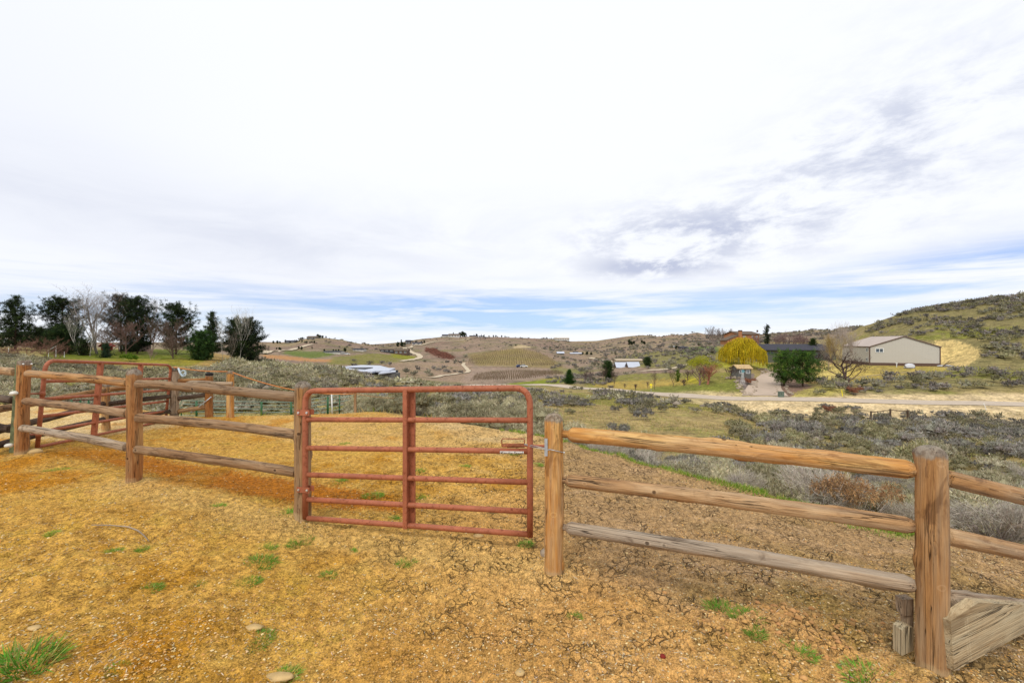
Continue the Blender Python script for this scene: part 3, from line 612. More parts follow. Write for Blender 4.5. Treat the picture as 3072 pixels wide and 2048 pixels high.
# roads ---------------------------------------------------------------------
def road(name, pts, width, mat, off, label=None, nw=6, step=1.0):
    P = np.array([[p[0], p[1]] for p in pts]); seg = np.hypot(*np.diff(P, axis=0).T); s = np.concatenate([[0], np.cumsum(seg)])
    m = max(int(s[-1]/step), 8); q = np.linspace(0, s[-1], m)
    X = gsm(np.interp(q, s, P[:, 0]), max(2.0, 3/step), 0); Y = gsm(np.interp(q, s, P[:, 1]), max(2.0, 3/step), 0)
    dx = np.gradient(X); dy = np.gradient(Y); L = np.hypot(dx, dy)+1e-9; nxv, nyv = -dy/L, dx/L
    wv = width if not hasattr(width, '__len__') else np.interp(q/s[-1], np.linspace(0, 1, len(width)), width)
    cs = np.linspace(-.5, .5, nw+1)
    XX_ = X[:, None]+nxv[:, None]*cs[None]*np.reshape(wv, (-1, 1))*np.ones((m, 1)); YY_ = Y[:, None]+nyv[:, None]*cs[None]*np.reshape(wv, (-1, 1))*np.ones((m, 1))
    ZZ_ = gz(XX_.ravel(), YY_.ravel())+off
    Vr = np.column_stack([XX_.ravel(), YY_.ravel(), ZZ_]); k = nw+1
    i0 = np.arange(m-1)[:, None]*k+np.arange(nw)[None]
    Qr = np.stack([i0, i0+k, i0+k+1, i0+1], -1).reshape(-1, 4)
    return tag(place(name, mk_mesh(name, Vr, quads=Qr, smooth=True), mat), kind='structure')
def xy(u, d): return ((u-CX)/F*d, d)
road('road', [xy(3600, 52), xy(3300, 55), xy(3072, 57.6), xy(2950, 58.6), xy(2800, 59.6), xy(2600, 61.5), xy(2450, 63.2), xy(2300, 64.4), xy(2225, 66), xy(2150, 68.2), xy(2000, 75.5), xy(1850, 84), xy(1750, 92), xy(1690, 98), xy(1600, 106), xy(1500, 120), xy(1400, 140)], 4.6, M_['asphalt'], .05)
road('driveway', [xy(2294, 67.2), xy(2292, 72), xy(2294, 78), xy(2300, 84), xy(2310, 92), xy(2320, 100), xy(2350, 106), xy(2400, 110)], [6.2, 4.9, 4.4, 4.3, 4.2, 4.0], M_['conc'], .07, step=.6)
def far_track(name, uv, w, off, dmin=100, mat='gravel'):
    road(name, [tuple(gp(u, v, dmin)[:2]) for u, v in uv], w, M_[mat], off, step=2.5, nw=3)
far_track('track', [(1858, 1122), (1900, 1117), (1950, 1111), (2000, 1105), (2062, 1097)], 2.2, .15)
far_track('track', [(1200, 1085), (1235, 1080), (1258, 1075), (1262, 1071), (1248, 1062), (1230, 1054), (1213, 1044), (1240, 1037), (1290, 1028), (1330, 1024), (1390, 1020), (1410, 1015)], 5, .5, 180)
far_track('track', [(1275, 1134), (1340, 1126), (1395, 1119), (1408, 1114), (1398, 1104), (1388, 1094), (1392, 1088)], 2.6, .3, 130)
far_track('track', [(1392, 1100), (1460, 1101), (1550, 1099)], 2.4, .35, 200)
far_track('track', [(862, 1052), (885, 1047), (910, 1040), (938, 1033)], 6, .6, 250)
far_track('track', [(780, 1062), (800, 1058), (830, 1054), (865, 1050)], 6, .6, 220)
far_track('track', [(1765, 1075), (1800, 1080), (1830, 1085), (1850, 1089)], 3.5, .4, 150)
# ---------------------------------------------------------------- fences and gates
def log_mesh(p0, p1, r0, r1, seed=0, dome=False, cham0=.0, cham1=.0, bow=0.0, tip0=0.0, tip1=0.0, n=32, m=46, isp=False):
    L = (Vector(p1)-Vector(p0)).length
    zs = [0.0]+list(np.linspace(0, L, m))[1:-1]+[L]
    prof = []
    if tip0: prof += [(-tip0, r0*.5), (-.002, r0*.5)]
    c0 = cham0 or .006
    prof += [(0, r0*(.55 if cham0 else .86)), (c0*.5, r0*(.82 if cham0 else .96))]
    q = np.linspace(c0, L-(r1*.75 if dome else (cham1 or .006)), m)
    prof += [(z, r0+(r1-r0)*z/L) for z in q]
    if dome:
        for a in (18, 34, 48, 60, 70, 80): prof.append((L-r1*.72+r1*.70*math.sin(R(a))**1.3, r1*math.cos(R(a))**.8))
    else:
        c1 = cham1 or .006
        prof += [(L-c1*.5, r1*(.82 if cham1 else .96)), (L, r1*(.55 if cham1 else .86))]
        if tip1: prof += [(L+.002, r1*.5), (L+tip1, r1*.5)]
    Z = np.array([p[0] for p in prof]); RR = np.array([p[1] for p in prof])
    A = np.linspace(0, 2*np.pi, n, endpoint=False)
    ZZ, AA = np.meshgrid(Z, A, indexing='ij'); rr = RR[:, None]*np.ones_like(AA)
    ca = np.cos(AA)*1.3+seed*3.1; sa = np.sin(AA)*1.3
    nz = fbm(ca+ZZ*.6, sa+ZZ*2.1+seed, 3, seed)*.07+fbm(ca*5+seed, sa*5+ZZ*1.2, 3, seed+3)*.045+np.maximum(fbm(AA*3+seed*3, ZZ*6+seed, 2, seed+8)-.45, 0)*.5
    ckk = fbm(AA*2.2+seed, ZZ*.9+seed*2, 2, seed+6); nz = nz-.07*np.exp(-(ckk/.035)**2)*sst(-.1, .3, fbm(AA+seed, ZZ*2, 2, seed+5)+.2)
    rr = rr*(1+nz)
    bx = bow*np.sin(np.pi*np.clip(ZZ/L, 0, 1))
    X = rr*np.cos(AA)+fbm(ZZ*1.3+seed*5, ZZ*0+seed, 2, 11)*.010; Y = rr*np.sin(AA)+fbm(ZZ*1.3+seed*9, ZZ*0, 2, 12)*.010-bx
    k = len(Z); V = np.column_stack([X.ravel(), Y.ravel(), ZZ.ravel()])
    i0 = np.arange(k-1)[:, None]*n+np.arange(n)[None]; j = (np.arange(n)+1) % n
    i1 = np.arange(k-1)[:, None]*n+j[None]
    Q = np.stack([i0, i1, i1+n, i0+n], -1).reshape(-1, 4)
    V = np.vstack([V, [[X[0].mean(), Y[0].mean(), Z[0]]], [[X[-1].mean(), Y[-1].mean(), Z[-1]+(.012*0)]]])
    b = k*n; T1 = [(b, (i+1) % n, i) for i in range(n)]+[(b+1, (k-1)*n+i, (k-1)*n+(i+1) % n) for i in range(n)]
    return mk_mesh('log', V, tris=T1, quads=Q, smooth=True, extra={'top': sst(L-.10, L-.01, V[:, 2]), 'foot': 1-sst(.22, .40, V[:, 2])} if isp else None)
def log_matrix(p0, p1):
    p0 = Vector(p0); d = (Vector(p1)-p0).normalized()
    if abs(d.z) > .95:
        x = Vector((1, 0, 0))
    else: x = d.cross(Vector((0, 0, 1))).normalized()
    y = d.cross(x).normalized()
    m = Matrix((x, y, d)).transposed().to_4x4(); m.translation = p0
    return m
def log(name, p0, p1, r0, r1, mat, parent, **k):
    lb = k.pop('label', None)
    return place(name, log_mesh(p0, p1, r0, r1, **k), M_[mat], parent, M=log_matrix(p0, p1), label=lb)
def dirn(a, b): return (Vector(b)-Vector(a)).normalized()
def post(u0, v0, u1, v1, d, r, mat, parent, seed, dome=True, lean_d=0, name='post', label=None):
    b = W(u0, v0, d); t = W(u1, v1, d+lean_d); b2 = b+(b-t).normalized()*.25
    return log(name, b2, t, r*1.03, r*.97, mat, parent, seed=seed, dome=dome, isp=True, label=label)

f1r = thing('post_and_rail_fence', W(404, 1447, 4.92), 'weathered round-log fence left of the small red gate', 'fence')
post(66, 1362, 84, 1082, 6.1, .070, 'red', f1r, 1, dome=False, label='leaning reddish log post with a flat grey top')
post(402, 1450, 406, 1106, 4.92, .071, 'red', f1r, 2)
post(909, 1550, 908, 1143, 4.32, .074, 'brown', f1r, 3)
def rail(parent, a, b, ra, rb, mat, seed, name='rail', **k):
    log(name, a, b, ra, rb, mat, parent, seed=seed, **k)
d1, d2, d3 = 6.02, 4.86, 4.28
for i, (a, b, mt) in enumerate((((84,1122,5.99),(384,1148,4.97),'warm'),((75,1204,5.99),(382,1242,4.97),'aged'),((68,1284,5.99),(380,1341,4.97),'grey'))):
    rail(f1r, W(*a), W(*b), .048, .046, mt, 20+i, cham0=.02, bow=.015)
for i, (a, b, mt) in enumerate((((411,1153,4.86),(890,1192,4.37),'aged'),((408,1253,4.86),(888,1303,4.37),'aged'),((406,1350,4.86),(888,1417,4.37),'aged'))):
    rail(f1r, W(*a), W(*b), .045, .047, mt, 30+i, cham0=.02, bow=.02)
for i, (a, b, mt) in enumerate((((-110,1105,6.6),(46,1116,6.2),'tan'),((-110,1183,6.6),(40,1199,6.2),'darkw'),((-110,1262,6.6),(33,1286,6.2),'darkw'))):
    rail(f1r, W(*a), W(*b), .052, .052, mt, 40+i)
# sawn timber and knobs beside the leaning post
mb = MB(); a = W(34, 1358, 6.14); b = W(54, 1080, 6.14); mb.prism([a+Vector((-.035, 0, 0)), a+Vector((.035, 0, 0)), b+Vector((.035, 0, 0)), b+Vector((-.035, 0, 0))], (.01, .06, 0))
place('timber', mb.mesh('timber'), M_['tgreen'], f1r, label='narrow greenish sawn timber fixed beside the leaning post')
for (u, v) in ((43, 1179), (27, 1336)):
    mb = MB(); mb.ball(W(u, v, 6.02), .045, 14, 10, (1.1, 1, .66)); mb.tube([W(u, v, 6.02), W(u+22, v-2, 6.08)], .012, 8)
    place('knob', mb.mesh('knob', True), M_['ceramic'], f1r, label='white porcelain knob')
for (u, v) in ((70, 1092), (95, 1092)):
    mb = MB(); mb.ball(W(u, v, 6.03), .012, 10, 7); place('nail', mb.mesh('nail', True), M_['bolt'], f1r)

f2r = thing('post_and_rail_fence', W(1662, 1720, 3.43), 'log fence with a honey-coloured top rail right of the small red gate', 'fence')
post(1664, 1722, 1661, 1238, 3.43, .071, 'orange', f2r, 4)
post(2797, 2010, 2794, 1335, 2.43, .069, 'brown', f2r, 5, label='thick corner post with knots and a rounded top')
P4, P5 = W(1662, 1720, 3.43), W(2795, 2006, 2.43); dv = dirn(P4, P5)
for i, (v0, v1, r, mt) in enumerate(((1301, 1408, .054, 'orange'), (1441, 1580, .047, 'tan'), (1582, 1757, .046, 'grey'))):
    a = W(1706 if i == 0 else 1698, v0, 3.39); b = W(2752, v1, 2.47)
    rail(f2r, a, b, r, r*.96, mt, 50+i, cham0=.035, cham1=.05, tip0=.05, tip1=.06, bow=.012, m=90)
for i, (v0, v1, mt) in enumerate(((1430, 1512, 'brown'), (1609, 1674, 'tan'), (1790, 1832, 'grey'))):
    a = W(2838, v0, 2.46); b = W(3160, v1, 2.76); b = a+(b-a)*2.15; ends = b
    rail(f2r, a, b, .045, .047, mt, 60+i, tip0=.04)
log('post', Vector((ends.x+.05, ends.y+.02, -.95)), Vector((ends.x+.05, ends.y+.02, .55)), .072, .068, 'brown', f2r, seed=9, dome=True, isp=True)
# strike plate, wire
mb = MB(); c = W(1638, 1341, 3.37); mb.box(c, (.022, .006, .13)); place('strike_plate', mb.mesh('strike_plate'), M_['steel'], f2r)
# retaining boards at the corner post
rb = thing('retaining_board', W(2863, 2008, 2.38), 'pale thick sawn boards with knots angled against the corner post at the bottom right', 'board')
mb = MB(); pts = [W(2852, 1862, 2.33), W(2935, 1806, 2.36), W(3030, 1811, 2.5), W(3150, 1822, 2.62), W(3150, 1856, 2.62), W(2863, 2012, 2.33)]
zb = (pts[4]-pts[5]).normalized(); xb = zb.cross(Vector((0, 1, 0))).normalized(); Mb = Matrix((xb, zb.cross(xb), zb)).transposed().to_4x4(); Mb.translation = pts[0]
mb.prism(pts, (-.022, .045, 0)); Mi = Mb.inverted(); mb.v = [tuple(Mi @ Vector(q)) for q in mb.v]; place('board', mb.mesh('board'), M_['board'], rb, M=Mb)
mb = MB(); pts = [W(2846, 1797, 2.44), W(2872, 1801, 2.44), W(2905, 1818, 2.44), W(2880, 1850, 2.44), W(2848, 1832, 2.44)]
mb.prism(pts, (-.02, .06, 0)); place('board', mb.mesh('board'), M_['brown'], rb, label='short dark board end behind the wide board')
mb = MB(); pts = [W(2707, 1798, 2.52), W(2741, 1796, 2.52), W(2741, 1845, 2.52), W(2712, 1846, 2.52)]
mb.prism(pts, (.0, .05, 0)); pts = [W(2716, 1846, 2.53), W(2741, 1845, 2.53), W(2741, 1884, 2.53), W(2722, 1880, 2.53)]; mb.prism(pts, (0, .04, 0))
place('board', mb.mesh('board'), M_['grey'], rb, label='weathered board end left of the post')
mb = MB(); pts = [W(2706, 1890, 2.5), W(2720, 1878, 2.5), W(2741, 1882, 2.5), W(2741, 1950, 2.5), W(2706, 1966, 2.5)]
mb.prism(pts, (.0, .06, 0)); place('board', mb.mesh('board'), M_['board'], rb, label='pale block end left of the post')

# small red gate ------------------------------------------------------------
g = thing('pipe_gate', W(916, 1555, 4.3), 'small closed rust-red pipe gate in the middle of the log fence', 'gate')
dl, dr = 4.25, 3.76
def G(s, vl, vr, off=0.0):
    """point on the gate plane: s 0..1 from hinge side to latch side"""
    a = W(916, vl, dl); b = W(1590, vr, dr); p = a.lerp(b, s); nrm = Vector((b.y-a.y, -(b.x-a.x), 0)).normalized()
    return p+nrm*off
top = (1172, 1163); bot = (1553, 1602)
def arc(c0, c1, c2, k=8):
    return [(c0*(1-t)**2+c1*2*t*(1-t)+c2*t*t) for t in np.linspace(0, 1, k)]
LT = G(0, *top); RT = G(1, *top); LB = G(0, *bot); RB = G(1, *bot); hx = (RT-LT).normalized(); rad = .115
fr = [LB-Vector((0, 0, .005))]+[LB.lerp(LT, t) for t in (.3, .6)]+arc(LT-Vector((0, 0, rad)), LT, LT+hx*rad)+[LT.lerp(RT, t) for t in (.3, .5, .7)]+arc(RT-hx*rad*1.2, RT, RT-Vector((0, 0, rad*1.3)))+[RT.lerp(RB, t) for t in (.4, .7)]+[RB-Vector((0, 0, .02))]
mb = MB(); mb.tube(fr, .0262, 20); place('frame', mb.mesh('frame', True), M_['gate'], g)
for vl, vr in ((1258, 1260), (1343, 1353), (1423, 1446), (1497, 1534), (1553, 1602)):
    mb = MB(); mb.tube([G(s, vl, vr, 0) for s in (.012, .25, .5, .75, .992)], .0235, 18); place('bar', mb.mesh('bar', True), M_['gate'], g)
mb = MB()
sA, sB, sC = .425, .442, .478
a0, a1 = G(sA, 1172, 1163), G(sA, 1553, 1602); w = (G(sC, *top)-G(sA, *top))
nrm = Vector((hx.y, -hx.x, 0)).normalized()
def chan(s0, s1, o0, o1, zt=.0, zb=.0):
    p = [G(s0, *top, o0)+Vector((0, 0, zt)), G(s1, *top, o0)+Vector((0, 0, zt)), G(s1, *bot, o0)+Vector((0, 0, zb)), G(s0, *bot, o0)+Vector((0, 0, zb))]
    q = G(s0, *top, o1)-G(s0, *top, o0); mb.prism(p, q)
Tu = lambda u: (((u-CX)/F*dl)-W(916, 0, dl).x)/((W(1590, 0, dr).x-W(916, 0, dl).x)-(u-CX)/F*(dr-dl))
sA, sB, sC = Tu(1213), Tu(1225), Tu(1241); e_ = .0013
chan(sA, sB, .028, .033, .0, -.02); chan(sB-2*e_, sB, -.030, .0279, .0, -.02); chan(sB+e_*.1, sC, -.034, -.030, -.02, .01); chan(sC, sC+e_, -.034, -.008, -.02, .01)
place('brace', mb.mesh('brace'), M_['gate'], g, label='upright channel brace in the middle of the gate')
for v in (1236, 1466):
    sv = (v-1172)/(1553-1172)
    c = G(0, v, v, .030)
    mb = MB(); ang = math.atan2(hx.y, hx.x)
    mb.box(c+hx*.0, (.135, .006, .052), ang); mb.box(c+hx*.0-nrm*.062, (.135, .006, .05), ang); mb.box(c-hx*.077+Vector((0, .02, 0))-nrm*.03, (.028, .05, .066), ang)
    mb.tube([c-hx*.075-nrm*.03, c-hx*.075+Vector((0, .16, 0))], .009, 8)
    bb = place('hinge', mb.mesh('hinge'), M_['gate'], g)
    for o_ in (-.046, .044):
        m2 = MB(); m2.tube([c+hx*o_+nrm*.002, c+hx*o_+nrm*.012], .011, 10); m2.tube([c+hx*o_+nrm*.011, c+hx*o_+nrm*.018], .006, 8)
        bo = place('bolt', m2.mesh('bolt'), M_['bolt'], bb)
# latch: wire cage, pin and spring over the third bar
lz = lambda s, v: G(s, v, v, .0)
def Lp(u, v, off=.0):
    s = (u-916)/(1590-916); 
    # depth-correct parameter along the gate
    ax = W(916, v, dl); bx_ = W(1590, v, dr); k = (u-CX)/F; den = (bx_.x-ax.x)-k*(bx_.y-ax.y); t = (k*ax.y-ax.x)/den
    p = ax.lerp(bx_, t); dd = p.y; return Vector((k*dd, dd, H-(v-CY)/F*dd))+nrm*off
mb = MB(); mb.tube([Lp(1506, 1340), Lp(1505, 1318), Lp(1508, 1315.5), Lp(1570, 1315.5), Lp(1573, 1318), Lp(1573, 1336)], .0045, 8)
mb.tube([Lp(1505, 1331), Lp(1573, 1331)], .0045, 8); mb.tube([Lp(1507, 1337), Lp(1519, 1337)], .0105, 12)
lat = place('latch', mb.mesh('latch', True), M_['gate'], g)
mb = MB(); mb.tube([Lp(1519, 1337), Lp(1636, 1337)], .0085, 12); mb.tube([Lp(1590, 1337), Lp(1642, 1337.5)], .0120, 12); place('bolt', mb.mesh('bolt', True), M_['gate'], lat)
mb = MB(); k0 = Lp(1521, 1337); k1 = Lp(1574, 1337); ax = (k1-k0).normalized(); up = Vector((0, 0, 1)); sd_ = ax.cross(up)
mb.tube([k0.lerp(k1, t)+(up*math.cos(t*2*math.pi*20)+sd_*math.sin(t*2*math.pi*20))*.0125 for t in np.linspace(0, 1, 241)], .0025, 5)
place('spring', mb.mesh('spring', True), M_['gate'], lat)
# wire holding the latch to the post
wt = thing('tie_wire', Lp(1574, 1331), 'thin grey wire stretched from the gate latch round the honey-coloured post', 'wire')
mb = MB(); mb.tube([Lp(1574, 1330, .01), Lp(1605, 1334, .034), W(1650, 1347.5, 3.345), W(1672, 1352.5, 3.348), W(1692, 1357, 3.385)], .0028, 6)
mb.tube([Lp(1574, 1332, .012), Lp(1605, 1339, .036), W(1636, 1348, 3.34), W(1650, 1349.5, 3.345)], .0025, 6)
place('wire', mb.mesh('wire', True), M_['steel'], wt); mb = MB(); mb.ball(W(1692, 1357, 3.385), .008, 8, 6); place('nail', mb.mesh('nail', True), M_['bolt'], wt)
# sticker wrapped round the bar, with its lettering
sp0 = Lp(1501, 1352); sp1 = Lp(1573, 1352.5)
def barc(u): 
    t = (u-925)/(1585-925); return Lp(u, 1343+(1353-1343)*t)
ss = []
for u in np.linspace(1502, 1573, 12):
    c = barc(u)
    for a in np.linspace(-78, 8, 9): ss.append(c+(nrm*math.cos(R(a))+Vector((0, 0, 1))*math.sin(R(a)))*.0244)
qs = [(i*9+j, (i+1)*9+j, (i+1)*9+j+1, i*9+j+1) for i in range(11) for j in range(8)]
mb = MB(); mb.add(ss, qs); st = place('sticker', mb.mesh('sticker', True), M_['white'], g)
cu = bpy.data.curves.new('lettering', 'FONT'); cu.body = 'Koulic Steel'; cu.size = 1; cu.resolution_u = 3
to = bpy.data.objects.new('lettering', cu); COL.objects.link(to); bpy.context.view_layer.update()
tm = bpy.data.meshes.new_from_object(to.evaluated_get(bpy.context.evaluated_depsgraph_get())); bpy.data.objects.remove(to)
xs = [v.co.x for v in tm.vertices]; x0, x1 = min(xs), max(xs); yv = [v.co.y for v in tm.vertices]; y0, y1 = min(yv), max(yv)
bmz = __import__('bmesh'); bq = bmz.new(); bq.from_mesh(tm); bmz.ops.triangulate(bq, faces=bq.faces); bmz.ops.subdivide_edges(bq, edges=bq.edges, cuts=2, use_grid_fill=True); bq.to_mesh(tm); bq.free()
for v in tm.vertices:
    u = 1505+(v.co.x-x0)/(x1-x0)*65; a = -68+(v.co.y-y0)/(y1-y0)*70; c = barc(u)
    v.co = c+(nrm*math.cos(R(a))+Vector((0, 0, 1))*math.sin(R(a)))*.0252
place('lettering', tm, M_['black'], st)

# big open gate -------------------------------------------------------------
bg = thing('pipe_gate', W(112, 1345, 6.5), 'long rust-red pipe gate standing open behind the left log fence', 'gate')
A_t, A_b, B_t, B_b = W(137, 1081, 6.5), W(112, 1342, 6.5), W(513, 1095, 10.1), W(497, 1262, 10.1)
def BG(s, h): return A_t.lerp(A_b, 1-h).lerp(B_t.lerp(B_b, 1-h), s)
hb = (B_t-A_t).normalized(); r2 = .16
fr = [BG(0, 0), BG(0, .4), BG(0, .7)]+arc(BG(0, .87), A_t, A_t+hb*r2*1.2)+[BG(t, 1) for t in (.2, .4, .6, .8)]+arc(B_t-hb*.25, B_t, BG(1, .9))+[BG(1, .5), BG(1, 0)]
mb = MB(); mb.tube(fr, .027, 16); place('frame', mb.mesh('frame', True), M_['gate'], bg)
for h in (.76, .555, .355, .18, .005):
    mb = MB(); mb.tube([BG(s, h) for s in np.linspace(0, 1, 8)], .0235, 14); place('bar', mb.mesh('bar', True), M_['gate'], bg)
for s in (.335, .67):
    mb = MB(); nb = Vector((hb.y, -hb.x, 0)).normalized(); p = [BG(s, 1)-hb*.035, BG(s, 1)+hb*.035, BG(s, 0)+hb*.035, BG(s, 0)-hb*.035]
    mb.prism([q+nb*.028 for q in p], nb*.006); mb.prism([p[0]-nb*.03, p[0]-nb*.03+hb*.006, p[3]-nb*.03+hb*.006, p[3]-nb*.03], nb*.0579); place('brace', mb.mesh('brace'), M_['gate'], bg)
for h in (.62, .15):
    mb = MB(); c = BG(0, h); mb.tube([c-Vector((0, 0, .035)), c+Vector((0, 0, .035))], .033, 12); mb.tube([c-Vector((.02, 0, 0)), c-Vector((.16, .03, 0))], .012, 8); place('hinge', mb.mesh('hinge', True), M_['gate'], bg)

# back corral ---------------------------------------------------------------
cf = thing('corral_fence', gd(525, 10.2), 'brown log corral with diagonal braces behind the open red gate', 'fence')
post(317, 1296, 317, 1152, 8.8, .066, 'warm', cf, 71, dome=False)
post(524, 1266, 525, 1102, 10.2, .085, 'grey', cf, 72, dome=False, label='greyest post of the corral, tied with dark wire')
post(628, 1266, 628, 1121, 10.6, .082, 'red', cf, 73, dome=True, label='reddish post with a dark burnt top')
post(690, 1266, 690, 1113, 10.6, .080, 'orange', cf, 74, dome=False)
mb = MB(); mb.ball(W(628, 1122, 10.6), .088, 14, 8, (1, 1, .5)); place('burnt_cap', mb.mesh('burnt_cap', True), M_['tyre'], cf)
for i, (a, b, mt) in enumerate((
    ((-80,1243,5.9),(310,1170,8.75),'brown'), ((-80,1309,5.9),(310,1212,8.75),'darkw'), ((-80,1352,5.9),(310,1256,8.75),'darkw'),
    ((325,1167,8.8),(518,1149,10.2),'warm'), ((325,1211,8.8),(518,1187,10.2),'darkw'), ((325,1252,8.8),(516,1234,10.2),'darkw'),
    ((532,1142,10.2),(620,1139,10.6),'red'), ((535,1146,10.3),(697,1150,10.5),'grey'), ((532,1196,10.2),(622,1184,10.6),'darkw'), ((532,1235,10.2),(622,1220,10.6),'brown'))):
    rail(cf, W(*a), W(*b), .05, .047, mt, 80+i, m=30, n=16)
for v in (1111, 1241):
    mb = MB(); mb.tube([W(525, v, 10.2)+Vector((math.cos(a)*.09, math.sin(a)*.09, 0)) for a in np.linspace(0, 6.28, 17)], .006, 5); place('wire_tie', mb.mesh('wire_tie', True), M_['tyre'], cf)
mb = MB(); mb.tube([W(634, 1190, 10.5), W(612, 1208, 10.5), W(572, 1240, 10.4)], .012, 6); place('cable', mb.mesh('cable', True), M_['steel'], cf)
q4 = thing('wooden_post', gd(1066, 11.4), 'single dark brown wooden post at the end of the green panels above the gate', 'post')
post(1066, 1242, 1066, 1170, 11.4, .034, 'brown', q4, 76, dome=False)
wp = thing('white_post', gd(997, 12.0), 'thin white rod standing in front of the green panels', 'post')
mb = MB(); mb.tube([W(997, 1255, 12.0), W(995, 1181, 12.0)], .016, 8); place('rod', mb.mesh('rod', True), M_['white'], wp)
ro = thing('orange_rope', W(525, 1102, 10.2), 'slack orange rope looped between the corral posts to the far wooden post', 'rope')
def sag(a, b, s, k=14): return [a.lerp(b, t)-Vector((0, 0, 4*s*t*(1-t))) for t in np.linspace(0, 1, k)]
mb = MB(); mb.tube(sag(W(520, 1101, 10.1), W(683, 1114, 10.5), .03), .011, 6); mb.tube(sag(W(698, 1117, 10.5), W(1062, 1181, 11.4), .16), .0115, 6); mb.tube(sag(W(1070, 1181, 11.4), W(1215, 1192, 14), .05), .006, 5)
place('rope', mb.mesh('rope', True), M_['rope'], ro)
mb = MB(); mb.tube(sag(W(535, 1104, 10.1), W(556, 1118, 10), .1), .02, 6); mb.tube([W(550+8*math.cos(a), 1120+9*math.sin(a), 10) for a in np.linspace(0, 12, 30)], .012, 5)
place('knot', mb.mesh('knot', True), M_['rope_blue'], ro, label='pale blue twine knotted to the rope')

# green panels beyond the yard
def panel(uA, topA, botA, dA, uB, topB, botB, dB, label, bars=6, mids=(.5,), mat='palerail'):
    a_t, a_b, b_t, b_b = W(uA, topA, dA), W(uA, botA, dA), W(uB, topB, dB), W(uB, botB, dB)
    p = thing('livestock_panel', a_b, label, 'panel', 'green livestock panels behind the yard')
    q = lambda s, h: a_b.lerp(a_t, h).lerp(b_b.lerp(b_t, h), s)
    for i in range(bars):
        h = i/(bars-1); h = h**.92
        mb = MB(); mb.tube([q(0, h), q(1, h)], .021, 7); place('bar', mb.mesh('bar', True), M_[mat], p)
    for s in (0, 1)+tuple(mids):
        mb = MB(); mb.tube([q(s, -.06), q(s, 1.01)], .030, 7); place('upright', mb.mesh('upright', True), M_['green'], p)
panel(500, 1200, 1258, 24, 588, 1202, 1260, 24, 'green livestock panel partly behind the grey corral post', mids=(.5,))
panel(591, 1202, 1260, 24, 783, 1205, 1262, 24, 'green livestock panel behind the two orange corral posts')
panel(786, 1205, 1262, 24, 872, 1206, 1258, 24.5, 'green livestock panel ending just left of the hinge post', mids=())
panel(875, 1206, 1258, 24.5, 982, 1190, 1248, 24, 'green livestock panel seen past the right edge of the hinge post', mids=())
panel(985, 1190, 1247, 24, 1062, 1175, 1233, 23, 'green livestock panel climbing to the lone dark post', mids=(.45,))
panel(215, 1200, 1262, 16, 290, 1198, 1256, 17, 'dark livestock panel seen through the bars of the open gate', bars=5, mids=(.33, .66), mat='rusty')

# stones, stick ---------------------------------------------------------------
def stone(u, v, r, label, seed, sc=(1.2, 1, .6), mat='stonebig'):
    d = hit(u, v, 1.8, 15); x = (u-CX)/F*d; mb = MB(); mb.ball((0, 0, 0), r, 14, 9, sc, .22, seed)
    tag(place('stone', mb.mesh('stone', True), M_[mat], loc=(x, d, gzz(x, d)+r*sc[2]*.35)), label, 'stone')
stone(103, 1362, .075, 'rounded tan stone at the foot of the leaning left post', 1)
stone(762, 1888, .036, 'flat pale yellow stone in the foreground beside a green tuft', 2, (1.4, .8, .35))
stone(838, 2035, .045, 'long flat yellow stone at the bottom edge of the photo', 3, (1.6, .7, .35))
stone(103, 1885, .028, 'small flat tan stone in the moss at lower left', 4, (1.3, .8, .35))
stone(1640, 1670, .05, 'dark wedge stone leaning on the foot of the latch post', 5, (1.1, .8, .8), 'stone')
stone(1435, 1605, .035, 'small pale stone under the bottom bar of the gate', 6, (1.4, .9, .5))
stone(1560, 2030, .022, 'round yellowish pebble at the bottom of the bare soil', 7)
stone(1988, 1977, .016, 'tiny red pebble on the mossy soil', 8, (1, 1, .7), 'redwall')
stk = MB(); pts = []
for u, v in ((275, 1582), (330, 1583), (385, 1585), (415, 1595), (433, 1606), (447, 1621)):
    d = hit(u, v, 1.8, 15); x = (u-CX)/F*d; pts.append(Vector((x, d, gzz(x, d)+.022)))
stk.tube(pts, [.004, .005, .006, .006, .005, .003], 7)
tag(place('stick', stk.mesh('stick', True), M_['stone']), 'bent bare grey stick lying on the mossy ground at left', 'stick')
